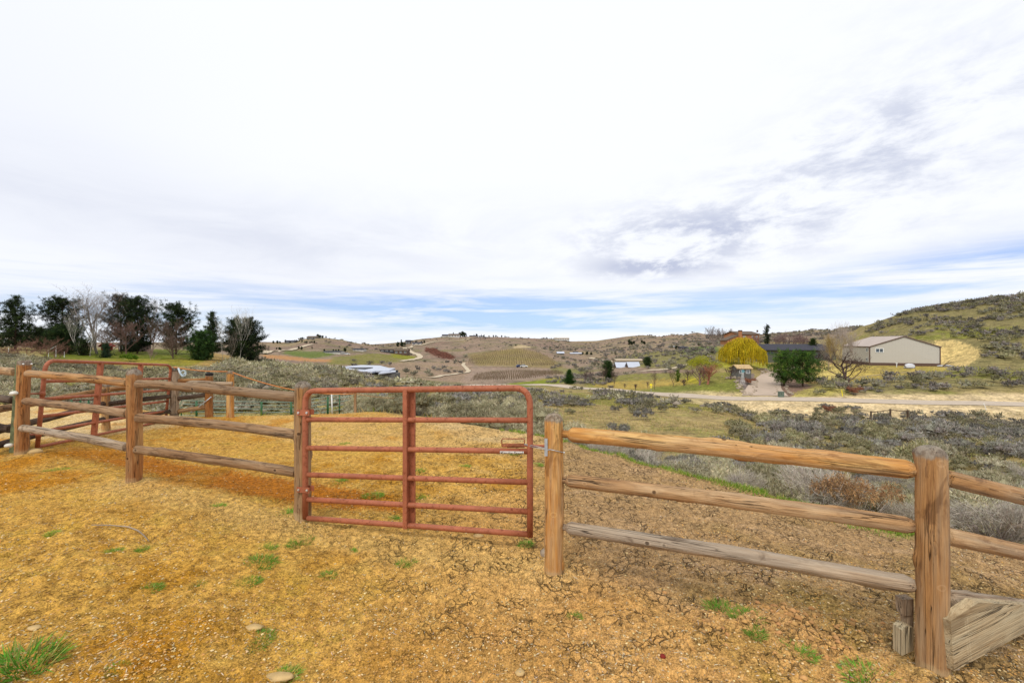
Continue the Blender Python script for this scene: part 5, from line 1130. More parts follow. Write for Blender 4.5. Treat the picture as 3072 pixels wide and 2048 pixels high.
def conifer(seed, Ht, Rd, prof, base=.08, colr=None, alt=None, clump=.44, dens=1.35, blad=16, droop=.0, bw=.055, trunkr=.16):
    rd = np.random.default_rng(seed); P, D, C = [], [], []; tm = MB(); tm.col = alb(92, 72, 58)
    tm.tube([(0, 0, -.2), (0.05, .02, Ht*.4), (0, 0, Ht*.75), (0, 0, Ht*.97)], [trunkr, trunkr*.75, trunkr*.4, .02], 8, False)
    z = base*Ht; colr = colr or alb(58, 76, 40)
    tipP = []
    while z < Ht*.985:
        f = (z/Ht-base)/(1-base); Lr = Rd*1.15*prof(f); nb = max(4, int(7*dens))
        for b in range(nb):
            az = rd.uniform(0, 2*np.pi); L = Lr*rd.uniform(.5, 1.12); o = np.array([math.cos(az), math.sin(az), 0]); slope = rd.uniform(.05, .45)*(1-droop)-.25*droop+.35*f
            k = max(2, int(L/.34*dens))
            if L > .5 and rd.random() < .6: tm.tube([(0, 0, z), tuple(o*L*.5+np.array([0, 0, z+slope*L*.4])), tuple(o*L*.92+np.array([0, 0, z+slope*L*.92]))], [.035, .022, .008], 3, False)
            for j in range(k):
                t = .22+.8*(j+rd.random())/k; p = o*L*t+np.array([0, 0, z+slope*L*t+.06*L*t*t]); p += rd.normal(0, .10+.05*L*t, 3); tipP.append(p)
        z += max(.22, .42*Ht/9)
    for q in np.linspace(.9, 1, 6): tipP.append(np.array([0, 0, Ht*q]))
    P = np.array(tipP); n = len(P); B = np.repeat(P, blad, 0); m = len(B); ctr = B*np.array([.6, .6, 0])
    D = rd.normal(0, .75, (m, 3))+np.array([0, 0, .55])+ctr*.25; 
    cc = np.repeat(jitc(colr, n, .38, rd, alt or tuple(x*1.5 for x in colr), .22), blad, 0)
    V, t, c = blades(B+rd.normal(0, clump*.22, (m, 3)), D, clump*rd.uniform(.6, 1.25, m), bw*rd.uniform(.7, 1.4, m), cc, 0, rd)
    a = tm.mesh('trunk', True); b = mk_mesh('crown', V, tris=t, C=c); a.materials.append(M_['bark']); b.materials.append(M_['veg']); return a, b
def put_tree(name, meshes, p, label, s=(1, 1, 1), rz=0, cat='tree', group=None):
    root = place(name, None, M=Matrix.Translation(p)); tag(root, label, cat, group)
    for nm, me in zip(('trunk', 'crown'), meshes):
        c = bpy.data.objects.new(nm, me); COL.objects.link(c); c.parent = root; c.matrix_basis = Matrix.Rotation(rz, 4, 'Z')
    root.scale = s if hasattr(s, '__len__') else (s, s, s); return root
def at(u, vbase, d):
    p = W(u, vbase, d); p.z = min(p.z, gzz(p.x, p.y)) if abs(p.z-gzz(p.x, p.y)) > .6 else gzz(p.x, p.y); return p
def hgt(vt, d, p): return (H-(vt-CY)/F*d)-p.z
def wid(du, d): return du*d/F
rounded = lambda f: (max(0, 1-((f-.28)/.75)**2))**.5 if f > .28 else .72+.28*f/.28
cone = lambda f: (1-f)**.8*.95+.08
broad = lambda f: min(1, .75+f)*(max(0, 1-f**2.6))**.55
NDK = alb(52, 66, 38); NAL = alb(78, 96, 48); PINEG = alb(62, 92, 34)
TK = dict(colr=NDK, alt=NAL)
def ctree(u, vb, vt, du, d, prof, label, seed, name='pine_tree', **k):
    p = gd(u, d); p.z = gzz(p.x, p.y)-.05; h = hgt(vt, d, p); w = wid(du, d)/2
    kk = dict(TK); kk.update(k); put_tree(name, conifer(seed, h, w, prof, **kk), p, label); return p
ctree(46, 1030, 888, 150, 84, lambda f: (1-f)**.62*(.86+.14*math.sin(f*26)), 'wide dark conifer with layered drooping branches at the far left edge', 401, droop=.8, base=.12, name='conifer_tree')
ctree(188, 1050, 898, 118, 88, broad, 'dark open-crowned pine left of the tall bare tree', 402, base=.22)
ctree(192, 1062, 985, 82, 80, rounded, 'low bushy dark pine in front of the open-crowned pine', 403, base=.05, colr=alb(48, 70, 36))
ctree(362, 1052, 886, 96, 90, broad, 'tall dark pine right of the tall bare tree, the highest evergreen of the grove', 404, base=.2, colr=alb(64, 66, 42), alt=alb(96, 66, 46))
ctree(412, 1052, 900, 92, 86, rounded, 'very dark rounded pine touching the highest evergreen', 405, base=.05, colr=alb(44, 58, 36))
ctree(528, 1052, 919, 100, 88, lambda f: max(0, 1-((f-.3)/.72)**2)**.5 if f > .3 else .8, 'broad domed dark pine in the middle of the grove', 406, base=.14, colr=alb(54, 70, 40))
ctree(637, 1055, 936, 62, 86, cone, 'slim pointed pine right of the domed pine', 407, base=.12, colr=alb(54, 68, 42))
ctree(606, 1078, 1002, 66, 76, rounded, 'small fresh-green bushy pine on the lawn edge', 408, base=.02, colr=alb(56, 84, 40), alt=alb(80, 112, 50))
ctree(708, 1062, 958, 62, 82, rounded, 'dark pine behind the tall white-barked bare tree', 409, base=.1)
ctree(745, 1066, 960, 82, 80, lambda f: max(0, 1-((f-.1)/.92)**2)**.55, 'rightmost dark pine of the left grove, standing at the end of the row', 410, base=.05, colr=alb(50, 66, 40))
ctree(318, 1068, 1033, 30, 74, cone, 'tiny blue-green spruce on the left lawn', 411, name='spruce_tree', colr=alb(62, 88, 62), base=.02, blad=9)
ctree(250, 1062, 1022, 46, 78, rounded, 'small dark spruce left of the white-stemmed sapling', 412, name='spruce_tree', base=.02, blad=9)
ctree(123, 1046, 990, 44, 92, rounded, 'small dark pine between the wide conifer and the open-crowned pine', 413, base=.05)
BR = alb(196, 186, 176); BB = alb(128, 106, 92); BW = alb(222, 214, 200)
def btree(u, vt, du, d, label, seed, colr=BR, name='bare_tree', **k):
    p = gd(u, d); p.z = gzz(p.x, p.y)-.05; h = hgt(vt, d, p)
    tm = bare('t', seed, h, 1.0 if 'spread' not in k else k.pop('spread'), colr=colr, **k)
    co = np.zeros(len(tm[1].vertices)*3); tm[1].vertices.foreach_get('co', co); co = co.reshape(-1, 3)
    zmax = np.percentile(co[:, 2], 99.7); xr = np.percentile(np.abs(co[:, 0]), 97); sx = wid(du, d)/2/xr
    return put_tree(name, tm, p, label, s=(sx, sx, h/zmax))
btree(292, 864, 125, 84, 'tall vase-shaped bare tree rising above the left grove', 501, colr=alb(170, 158, 148), limbs=11, up=1.15, spread=.42, trunk_frac=.12, kids=(7, 6, 4), r0=.17, twig=.014)
btree(452, 888, 92, 98, 'pale bare tree behind the dark pines left of the domed pine', 502, colr=alb(176, 164, 156), limbs=9, up=1.1, spread=.45, kids=(7, 5, 4), r0=.2)
btree(720, 915, 64, 78, 'tall slender white-barked bare tree at the right end of the grove', 503, colr=BW, limbs=9, up=.9, spread=.5, trunk_frac=.3, r0=.13, kids=(6, 4, 3))
btree(668, 940, 40, 80, 'slim white-barked bare tree between the two right-hand pines', 504, colr=BW, limbs=8, up=.9, spread=.45, trunk_frac=.3, r0=.09, kids=(5, 4, 3))
btree(455, 948, 66, 82, 'brown twiggy bare tree under the pale bare tree', 505, colr=BB, limbs=9, spread=.8, kids=(7, 6, 4), twig=.03)
btree(520, 952, 78, 80, 'brown twiggy bare tree in front of the domed pine', 506, colr=BB, limbs=10, spread=.8, kids=(7, 6, 4), twig=.03)
btree(380, 960, 70, 80, 'reddish brown bare tree before the highest evergreen', 507, colr=alb(142, 112, 100), limbs=9, spread=.9, kids=(7, 6, 4), twig=.03)
btree(330, 985, 80, 80, 'spreading grey bare tree under the vase-shaped tree', 508, colr=alb(150, 130, 118), limbs=10, spread=1.1, kids=(7, 5, 4), twig=.03)
btree(520, 1000, 90, 76, 'low wide bare shrub tree on the left lawn', 509, colr=BB, limbs=11, spread=1.4, trunk_frac=.1, kids=(7, 5, 4), twig=.028, r0=.1)
btree(240, 935, 70, 79, 'thin pale leaning bare tree before the open-crowned pine', 510, colr=BW, limbs=7, up=1, spread=.4, lean=-.35, r0=.1, kids=(5, 4, 3))
btree(270, 980, 34, 76, 'white-stemmed sapling on the left lawn', 511, colr=BW, limbs=7, spread=.6, r0=.07, kids=(5, 4, 3))
btree(688, 990, 46, 77, 'small slanting bare tree between the right-hand pines', 512, colr=alb(170, 156, 140), limbs=8, up=1, spread=.7, lean=.3, r0=.06, kids=(5, 4, 3))
btree(122, 970, 44, 110, 'faint pale bare tree behind the gap beside the wide conifer', 513, colr=BR, limbs=8, spread=.8, kids=(6, 4, 3))
btree(452, 1042, 22, 72, 'small pale stump-like twiggy bush on the left lawn', 514, colr=alb(176, 150, 140), limbs=9, spread=.4, kids=(6, 4, 3), trunk_frac=.05, r0=.03, name='twiggy_bush')
for k, (u, vt, du, d, lb) in enumerate(((80, 1022, 80, 66, 'reddish bare brush at the far left below the wide conifer'), (135, 1008, 90, 68, 'brown bare brush left of the white fence piece'), (160, 1030, 60, 60, 'low dark bare brush on the slope below the left lawn'), (20, 1040, 70, 60, 'grey bare brush at the left edge under the house'))):
    btree(u, vt, du, d, lb, 520+k, colr=alb(150, 112, 96), limbs=9, spread=1.2, trunk_frac=.05, kids=(6, 5, 3), r0=.04, twig=.016, name='bare_brush')
p = gd(380, 70); V, t, c = bush(333, 500, 4, .12, .06, 10, alb(104, 142, 36), alb(150, 170, 60), .3); me = mk_mesh('green_shrub', V, tris=t, C=c); me.materials.append(M_['veg'])
one('green_shrub', me, 386, 69, 1.6, 'yellow-green round shrub on the front of the left lawn', sz=1.5)

# right side
def leaf_dome(seed, w, h, n, col, alt, sz=.16, flat=.45, z0=.45):
    rd = np.random.default_rng(seed); k = 26; a = rd.uniform(0, 6.28, k); q = np.sqrt(rd.random(k)); cen = np.column_stack([np.cos(a)*q*w*.40, np.sin(a)*q*w*.40, h*(z0+(1-z0)*(.9-.75*q**2)*rd.uniform(.8, 1, k))])
    i = rd.integers(0, k, n); dr = rd.normal(size=(n, 3)); dr /= np.linalg.norm(dr, axis=1, keepdims=True); P = cen[i]+dr*np.array([w*.14, w*.14, h*.15])*rd.uniform(.5, 1.05, (n, 1))
    return blades(P, dr+np.array([0, 0, .3])+rd.normal(0, .4, (n, 3)), sz*rd.uniform(.6, 1.2, n), sz*.28, jitc(col, n, .25, rd, alt, .3), .2, rd)
def willow(seed, w, h):
    rd = np.random.default_rng(seed); tm = MB(); tm.col = alb(120, 92, 44); Vs = []
    for j in range(9):
        a = j*.7+rd.uniform(-.2, .2); q = rd.uniform(.25, .75); tm.tube([(0, 0, h*.12), (math.cos(a)*w*.12, math.sin(a)*w*.12, h*.4), (math.cos(a)*w*.25*q*1.6, math.sin(a)*w*.25*q*1.6, h*.72), (math.cos(a)*w*.42*q, math.sin(a)*w*.42*q, h*.88)], [.24, .17, .09, .03], 6, False)
    tm.tube([(0, 0, -.2), (0, 0, h*.16)], [.42, .34], 10, False)
    n = 2600; a = rd.uniform(0, 6.28, n); k = 14; la = rd.uniform(0, 6.28, k); q = np.sqrt(rd.uniform(.02, 1, n)); lob = 1+.13*np.sin(a*3+1)+.10*np.sin(a*5+2)+.06*np.sin(a*9)
    x = np.cos(a)*q*w*.46*lob; y = np.sin(a)*q*w*.46*lob; top = h*(1-.46*q**1.7)*(1-.12*rd.random(n))*(1-.06*np.sin(a+.6)*q)+.35*np.sin(a*4+q*7)*np.sqrt(q)+.2*np.sin(a*9+q*12); ln = h*rd.uniform(.22, .62, n)*(.35+.75*q); parts = []
    P = np.column_stack([x, y, top]); D = np.column_stack([np.cos(a)*.9, np.sin(a)*.9, rd.uniform(-.1, .5, n)]); cc = jitc(alb(214, 186, 36, .74), n, .3, rd, alb(176, 160, 34, .7), .35)
    seg = 6
    for s in range(seg):
        D = D*np.array([.62, .62, 1])+np.array([0, 0, -.75])+rd.normal(0, .10, (n, 3)); D /= np.linalg.norm(D, axis=1, keepdims=True); L = (ln/seg)[:, None]; gd_ = P[:, 2] > .5
        parts.append(quadsb(P[gd_], D[gd_], (L*1.5)[gd_], .075, cc[gd_]*rd.uniform(.85, 1.15), rd)); P = P+D*L
    m = 2600; a = rd.uniform(0, 6.28, m); q = np.sqrt(rd.random(m)); P = np.column_stack([np.cos(a)*q*w*.42, np.sin(a)*q*w*.42, h*(.95-.42*q**2.3)*rd.uniform(.86, 1.02, m)])
    parts.append(blades(P, rd.normal(size=(m, 3))+np.array([0, 0, .5]), .35, .05, jitc(alb(214, 188, 36, .74), m, .22, rd), 0, rd))
    V, t, c = join(parts); A = tm.mesh('trunk', True); B = mk_mesh('crown', V, tris=t, C=c); A.materials.append(M_['bark']); B.materials.append(M_['veg']); return A, B
p = gd(2229, 108); h = hgt(1008, 108, p); put_tree('willow_tree', willow(601, wid(118, 108), h), p, 'large golden weeping willow left of the driveway')
p = gd(2113, 85); h = hgt(1066, 85, p); w_ = wid(112, 85); tm, (V, t, c) = ribbon_tree(602, h*.75, 1.0, limbs=9, levels=3, colr=alb(150, 130, 60)); Vd = leaf_dome(603, w_, h, 8000, alb(196, 192, 48, .8), alb(170, 176, 48, .8), .17, z0=.5)
A = tm.mesh('trunk', True); V, t, c = join([(V, t, c), Vd]); B = mk_mesh('crown', V, tris=t, C=c); A.materials.append(M_['bark']); B.materials.append(M_['veg']); put_tree('budding_tree', (A, B), p, 'yellow-green budding tree left of the golden willow')
btree(2122, 1090, 56, 80.5, 'orange-red bare tree under the yellow-green tree', 604, colr=alb(186, 124, 100), limbs=9, up=1, spread=.8, kids=(6, 5, 3), trunk_frac=.2, twig=.018)
btree(2099, 1094, 48, 81.5, 'mauve-brown bare tree just left of the orange-red one', 605, colr=alb(150, 122, 116), limbs=9, up=1, spread=.7, kids=(6, 5, 3), trunk_frac=.2, twig=.016)
for k, (u, vt, du, d, lb) in enumerate(((1964, 1112, 22, 88, 'small purple-brown bare tree beside the yellow sign'), (2022, 1106, 30, 92, 'slim bare tree in the middle of the golden lawn'), (2063, 1108, 26, 94, 'thin bare sapling left of the mauve-brown tree'), (1907, 1150, 10, 86, 'tiny dark bushy sapling near the road on the golden lawn'), (2192, 1098, 44, 84, 'small black-trunked bare tree at the top of the green mound'), (1755, 1110, 26, 112, 'left grey bare tree of the pair beyond the lone green pine'), (1770, 1108, 22, 114, 'right grey bare tree of the pair beyond the lone green pine'), (1842, 1108, 26, 100, 'bare grey tree in front of the silver-roofed barns'), (1812, 1098, 26, 118, 'reddish bare tree left of the silver-roofed barns'), (2052, 1136, 20, 88, 'low grey bare shrub on the golden lawn'), (1875, 1150, 8, 92, 'very thin sapling on the left part of the golden lawn'), (1943, 1142, 7, 88, 'thin stake-like sapling left of the yellow sign'))):
    btree(u, vt, du, d, lb, 610+k, colr=alb(120, 98, 94), limbs=8, up=.9, spread=.75, kids=(5, 4, 3), trunk_frac=.3, r0=.09, twig=.022)
ctree(2352, 1150, 1058, 80, 80, broad, 'left of the two big fresh-green pines beside the driveway', 620, base=.1, colr=alb(72, 102, 38, .85), alt=alb(120, 150, 60, .9), dens=.95, clump=.5)
ctree(2408, 1162, 1060, 98, 77, broad, 'right of the two big fresh-green pines beside the driveway', 621, base=.13, colr=alb(64, 94, 38, .85), alt=alb(112, 142, 58, .9), dens=.95, clump=.5)
btree(2548, 1050, 122, 77.5, 'dark spreading bare tree in front of the tan shed', 622, colr=alb(104, 84, 78), limbs=11, up=.8, spread=1.0, trunk_frac=.12, kids=(6, 5, 3), r0=.19, twig=.022)
for k, (u, vt, du, d, lb) in enumerate(((2530, 962, 40, 95, 'tallest pale birch of the clump at the left end of the tan shed'), (2516, 975, 38, 97, 'slender pale birch left of the tallest birch'), (2500, 990, 50, 94, 'yellowish bare birch at the left side of the clump by the shed'), (2548, 990, 50, 93, 'mauve bare birch overlapping the shed wall'), (2485, 1005, 44, 96, 'leftmost short birch beside the dark-roofed house'))):
    btree(u, vt, du, d, lb, 630+k, colr=(alb(202, 186, 172) if k != 2 else alb(200, 172, 110)), limbs=11, up=1, spread=.45, trunk_frac=.12, kids=(7, 5, 4), r0=.09, twig=.024, name='birch_tree')
btree(2450, 1052, 44, 112, 'small dark bare tree against the wall of the dark-roofed house', 640, colr=alb(74, 60, 54), limbs=9, spread=1, kids=(6, 4, 3))
for k, (u, vt, du, d, lb) in enumerate(((2143, 978, 42, 172, 'leftmost bare tree of the trio on the ridge left of the brick house'), (2165, 984, 34, 174, 'middle bare tree of the trio on the ridge left of the brick house'), (2190, 986, 34, 176, 'rightmost bare tree of the trio on the ridge left of the brick house'))):
    btree(u, vt, du, d, lb, 650+k, colr=alb(150, 134, 128), limbs=10, up=1, spread=.75, kids=(6, 5, 3), twig=.05)
for k, (u, vt, du, d) in enumerate(((2262, 1000, 40, 132), (2325, 1000, 36, 136), (2345, 992, 40, 138), (2372, 994, 40, 136), (2398, 998, 40, 138), (2420, 1002, 36, 134))):
    btree(u, vt, du, d, ('mauve bare tree in front of the brick house gable', 'mauve bare tree right beside the column-shaped cypress', 'second mauve bare tree right of the column-shaped cypress', 'third mauve bare tree right of the cypress', 'fourth mauve bare tree right of the cypress', 'fifth mauve bare tree right of the cypress, behind the dark roof')[k], 660+k, colr=alb(160, 130, 122), limbs=10, up=.8, spread=.9, kids=(6, 5, 3), twig=.04)
ctree(2301, 1032, 975, 17, 140, lambda f: .6+.4*math.sin(min(f*2.2, 1)*1.57)-.75*max(0, f-.75)*2, 'narrow dark column-shaped cypress beside the brick house', 670, base=.02, name='cypress_tree', clump=.3)
ctree(1708, 1148, 1113, 30, 104, cone, 'lone green cone-shaped pine beside the road bend', 671, base=.02, colr=alb(50, 88, 34), alt=alb(74, 110, 40))
ctree(1825, 1112, 1086, 32, 128, rounded, 'dark green pine left of the silver-roofed barns', 672, base=.05, colr=alb(54, 78, 34))
ctree(1943, 1095, 1074, 24, 170, rounded, 'dark pine right of the silver-roofed barns', 673, base=.05, colr=alb(70, 88, 50))
ctree(2033, 1124, 1112, 14, 100, rounded, 'small yellow-green juniper behind the golden lawn', 674, base=.02, colr=alb(110, 134, 46), dens=.6, clump=.3)
ctree(2438, 1030, 1018, 20, 130, rounded, 'small green pine above the dark roof', 675, base=.02, colr=alb(60, 80, 30))
# distant trees: one small model of each kind, copied
FT = [conifer(700, 7.0, 2.5, rounded, colr=alb(62, 74, 48), alt=alb(84, 96, 60), clump=.9, blad=7, bw=.3, dens=.7), conifer(701, 8.0, 1.5, cone, colr=alb(62, 74, 48), alt=alb(70, 84, 44), clump=.8, blad=7, bw=.28, dens=.7)]
far_trees = [
 (954,1014,12,'wide',0), (961,1015,10,'wide',0), (968,1015,9,'wide',0), (978,1013,6,'wide',0), (902,1018,7,'wide',0), (907,1018,7,'wide',0), (890,1024,5,'wide',0), (899,1024,5,'wide',0),(906,1026,6,'wide',0),(915,1029,6,'wide',0),(920,1029,7,'wide',0),(930,1030,6,'wide',0),(943,1030,8,'wide',0),(936,1029,6,'wide',0),
 (896,1047,9,'wide',0),(905,1049,10,'wide',0),(936,1046,9,'cone',0),(830,1048,6,'wide',0),(838,1049,8,'wide',0),(842,1050,7,'wide',0),(820,1030,8,'wide',0),(832,1030,9,'wide',0),(840,1030,7,'wide',0),(856,1025,7,'wide',0),
 (973,1053,7,'wide',0),(1035,1055,12,'wide',0),(1016,1054,7,'wide',0),(1000,1054,7,'wide',0),(1008,1055,7,'wide',0),
 (1194,1040,14,'wide',0),(1204,1038,20,'cone',0),(1207,1040,14,'wide',0),(1214,1038,10,'wide',0),(1231,1030,9,'wide',0),(1248,1031,9,'wide',0),(1264,1031,8,'wide',0),(1273,1029,8,'wide',0),
 (1380,1010,13,'wide',0),(1388,1010,16,'wide',0),(1395,1011,13,'wide',0),(1400,1009,8,'cone',0),(1360,1009,13,'cone',0),(1422,1009,8,'cone',0),(1430,1010,9,'wide',0),(1444,1010,8,'cone',0),(1452,1011,7,'wide',0),(1480,1009,6,'wide',0),(1488,1010,6,'wide',0),(1505,1010,6,'wide',0),(1515,1011,5,'wide',0),
 (1640,1017,6,'wide',0),(1650,1018,6,'cone',0),(1655,1018,6,'cone',0),(1662,1018,6,'cone',0),(1668,1018,6,'wide',0),(1706,1024,4,'wide',0),
 (1888,1034,15,'wide',1),(1895,1035,12,'wide',1),(1902,1032,10,'wide',1),(1926,1032,12,'wide',1),(1933,1033,10,'wide',1),(1761,1064,10,'wide',0),(1772,1064,7,'wide',0),(1775,1064,7,'wide',0),(1748,1063,8,'wide',0),(2029,1048,12,'wide',1),(1980,1042,6,'cone',1)]
fdesc = ['crest house on the left hill', 'pale road on the left hill', 'white farmhouses in the valley', 'road bend above the dark house', 'mansions on the middle ridge', 'pale mansion on the far ridge', 'knoll right of the far valley']
for u, vb, hp, kind, z in far_trees:
    p = gp(u, vb, 180); p.z = gzz(p.x, p.y)-.2; hh = hp*p.y/F*.95; m = FT[0] if kind == 'wide' else FT[1]; b = 7.0 if kind == 'wide' else 8.0
    dsc = (fdesc[0] if u > 945 and u < 985 else fdesc[1] if u < 960 and vb < 1052 else fdesc[2] if u < 1060 else fdesc[3] if u < 1300 else fdesc[4] if u < 1530 else fdesc[5] if u < 1720 else fdesc[6])
    put_tree('distant_tree', m, p, ('dark rounded tree among those by the ' if kind == 'wide' else 'dark pointed tree among those by the ')+dsc, s=hh/b, rz=u, group='dark trees by the '+dsc)

# ---------------------------------------------------------------- buildings
def window(parent, c, w, h, ax, nrm_, fr='white', gl='glass', mull=1):
    """window on a wall: centre c, ax along the wall, nrm_ outward"""
    ax = Vector(ax).normalized(); nr = Vector(nrm_).normalized(); upz = Vector((0, 0, 1)); ft = min(.12, w*.12); M3 = Matrix((ax, nr, upz)).transposed()
    mb = MB(); c = Vector(c)
    for s in (-1, 1): mb.box(c+ax*s*(w/2-ft/2)+nr*.04, (ft, .08, h), M=M3); mb.box(c+upz*s*(h/2-ft/2)+nr*.04, (w-2*ft, .075, ft), M=M3)
    for k in range(mull): mb.box(c+ax*(w*(k+1)/(mull+1)-w/2)+nr*.038, (ft*.8, .07, h-2*ft), M=M3)
    f = place('window', mb.mesh('window'), M_[fr], parent)
    mb = MB(); mb.box(c+nr*.02, (w-.02, .03, h-.02), M=M3); place('pane', mb.mesh('pane'), M_[gl], f); return f
def gable(name, A, ax, depth_dir, W_, L_, hE, hR, wall, roof, label, cat='house', ridge='depth', over=.35, trim=None, windows=(), found=None, group=None):
    """A = front-left base corner, ax along the front, depth_dir away. ridge 'depth' = gable faces front, 'front' = eave faces front"""
    A = Vector(A); ax = Vector(ax).normalized(); dd = Vector(depth_dir).normalized(); up = Vector((0, 0, 1)); root = thing(name, A, label, cat, group)
    mb = MB(); B = A+ax*W_; C_ = B+dd*L_; D_ = A+dd*L_; dn = -up*1.2
    if ridge == 'depth':
        mb.prism([A+dn, B+dn, B+up*hE, A+ax*W_/2+up*hR, A+up*hE], dd*L_)
        sl = [(A+up*hE, A+ax*W_/2+up*hR), (A+ax*W_/2+up*hR, B+up*hE)]
        rm = MB()
        for k, (a, b) in enumerate(sl):
            e = (b-a).normalized(); nn = dd.cross(e).normalized(); nn = nn if nn.z > 0 else -nn
            a2 = a-e*over if k == 0 else a; b2 = b+e*over if k == 1 else b
            a2, b2 = a2+nn*.03-dd*over, b2+nn*.03-dd*over
            rm.prism([a2, b2, b2+nn*.14, a2+nn*.14], dd*(L_+2*over))
    else:
        mb.prism([A+dn, D_+dn, D_+up*hE, A+dd*L_/2+up*hR, A+up*hE], ax*W_)
        rm = MB()
        for k, (a, b) in enumerate(((A+up*hE, A+dd*L_/2+up*hR), (A+dd*L_/2+up*hR, D_+up*hE))):
            e = (b-a).normalized(); nn = ax.cross(e); nn = nn if nn.z > 0 else -nn
            a2 = a-e*over if k == 0 else a; b2 = b+e*over if k == 1 else b
            a2, b2 = a2+nn*.03-ax*over, b2+nn*.03-ax*over; rm.prism([a2, b2, b2+nn*.14, a2+nn*.14], ax*(W_+2*over))
    wo = place('wall', mb.mesh('wall'), M_[wall], root); place('roof', rm.mesh('roof'), M_[roof], root)
    for (side, s, z, w, h) in windows:
        if side == 'f': window(root, A+ax*s+up*z, w, h, ax, -dd, fr='greywall' if wall == 'housegreen' else 'white')
        else: window(root, A+dd*s+up*z, w, h, dd, -ax)
    return root
XA, YA = Vector((1, 0, 0)), Vector((0, 1, 0))
# tan metal shed
th = .35; sg = Vector((math.cos(th), -math.sin(th), 0)); sw = Vector((math.sin(th), math.cos(th), 0)); A = W(2609, 1096, 97); A.z = -3.25
sh = gable('metal_shed', A+Vector((0, 0, .55)), sg, sw, 11.9, 17.2, 3.30, 5.45, 'rib', 'shedroof', 'large tan metal shed with a pale low roof cut into the right hill', 'shed', over=.15, windows=(('f', 1.7, 2.55, 1.45, .95), ('s', 1.3, 2.6, 1.1, .95), ('s', 1.3, .55, 1.1, .9)))
mb = MB(); up = Vector((0, 0, 1))
mb.prism([A-sg*.06-sw*.06-up*1, A+sg*11.96-sw*.06-up*1, A+sg*11.96-sw*.06+up*.5, A-sg*.06-sw*.06+up*.5], sw*17.3); place('foundation', mb.mesh('foundation'), M_['trimbrown'], sh)
mb = MB()
for q in (A, A+sg*11.9): mb.prism([q-sg*.09-sw*.08, q+sg*.09-sw*.08, q+sg*.09-sw*.08+up*3.88, q-sg*.09-sw*.08+up*3.88], sw*.16)
a_, r_, b_ = A+up*3.85-sw*.17, A+sg*5.95+up*6.0-sw*.17, A+sg*11.9+up*3.85-sw*.17
mb.prism([a_-sg*.2-up*.14, r_-up*.06, r_+up*.16, a_-sg*.2+up*.05], sw*.04); mb.prism([r_-up*.06, b_+sg*.2-up*.14, b_+sg*.2+up*.05, r_+up*.16], sw*.04)
mb.prism([a_-sg*.22-up*.1, a_-sg*.18-up*.1, a_-sg*.18+up*.04, a_-sg*.22+up*.04], sw*17.5)
place('trim', mb.mesh('trim'), M_['trimbrown'], sh)
# dark-roofed green house
A = W(2268, 1088, 124); A.z = gzz(A.x, A.y)-.1; topw = (H-(1050-CY)/F*124)-A.z; rz_ = (H-(1033-CY)/F*130)-A.z
hg_ = gable('long_house', A, XA, YA, 12.6, 13, topw, rz_, 'housegreen', 'darkroof', 'long low green house with a charcoal roof behind the driveway pines', ridge='front', over=.5, windows=(('f', 3.9, topw-.9, 1.8, .8), ('f', 1.2, topw-.9, 1.2, .8)))
A2 = A+XA*12.62+YA*-.0; A2 = Vector((A2.x, 124.6, A.z))
g2 = gable('x', A2, XA, YA, 9.6, 13, topw-.02, rz_-.02, 'housegreen', 'darkroof', 'x', ridge='front', over=.5, windows=(('f', 1.6, topw-1.4, 1.9, 2.0), ('f', 4.6, topw-1.3, 1.6, 1.4), ('f', 7.2, topw-1.3, 1.3, 1.2)))
for ch in list(g2.children):
    m = WM.get(ch.name, Matrix.Identity(4)); ch.parent = hg_; ch.matrix_parent_inverse = Matrix.Translation(-Vector(A))
    if ch.name.startswith('wall'): ch['label'] = 'right wing wall of the long house'
bpy.data.objects.remove(g2)
# orange brick house
A = W(2219, 1022, 150); A.z = gzz(A.x, A.y)-1.0; e_ = (H-(1003-CY)/F*150)-A.z; r_ = (H-(995-CY)/F*155)-A.z
bh = gable('brick_house', A, Vector((1, .12, 0)), Vector((-.12, 1, 0)), 6.9, 9, e_, r_, 'brick', 'brownroof', 'orange brick house with a tall chimney on the ridge above the willow', ridge='front', windows=(('f', 1.6, e_-.7, .9, .55), ('f', 4.6, e_-.7, .6, .6), ('f', 6.0, e_-.8, .6, .7)))
mb = MB(); c = W(2220.5, 1012, 148.5); mb.box(Vector((c.x, c.y, c.z-.2)), (.8, .8, 4.6)); ch = place('chimney', mb.mesh('chimney'), M_['brick'], bh); mb = MB(); mb.box(Vector((c.x, c.y, c.z+2.2)), (.95, .95, .35)); place('cap', mb.mesh('cap'), M_['trimbrown'], ch)
mb = MB(); c = W(2272, 993, 156); mb.box(c, (.4, .4, .7)); place('vent', mb.mesh('vent'), M_['trimbrown'], bh)
q0, q1 = W(2182, 1022, 148), W(2219, 1006, 149); mb = MB(); mb.prism([q0, q1, q1-up*3, q0-up*1.2], YA*5); place('wing', mb.mesh('wing'), M_['brick'], bh); mb = MB(); mb.prism([q0-XA*.4+up*.02, q1+up*.06, q1+up*.26, q0-XA*.4+up*.22], YA*5.4); place('wing_roof', mb.mesh('wing_roof'), M_['brownroof'], bh)
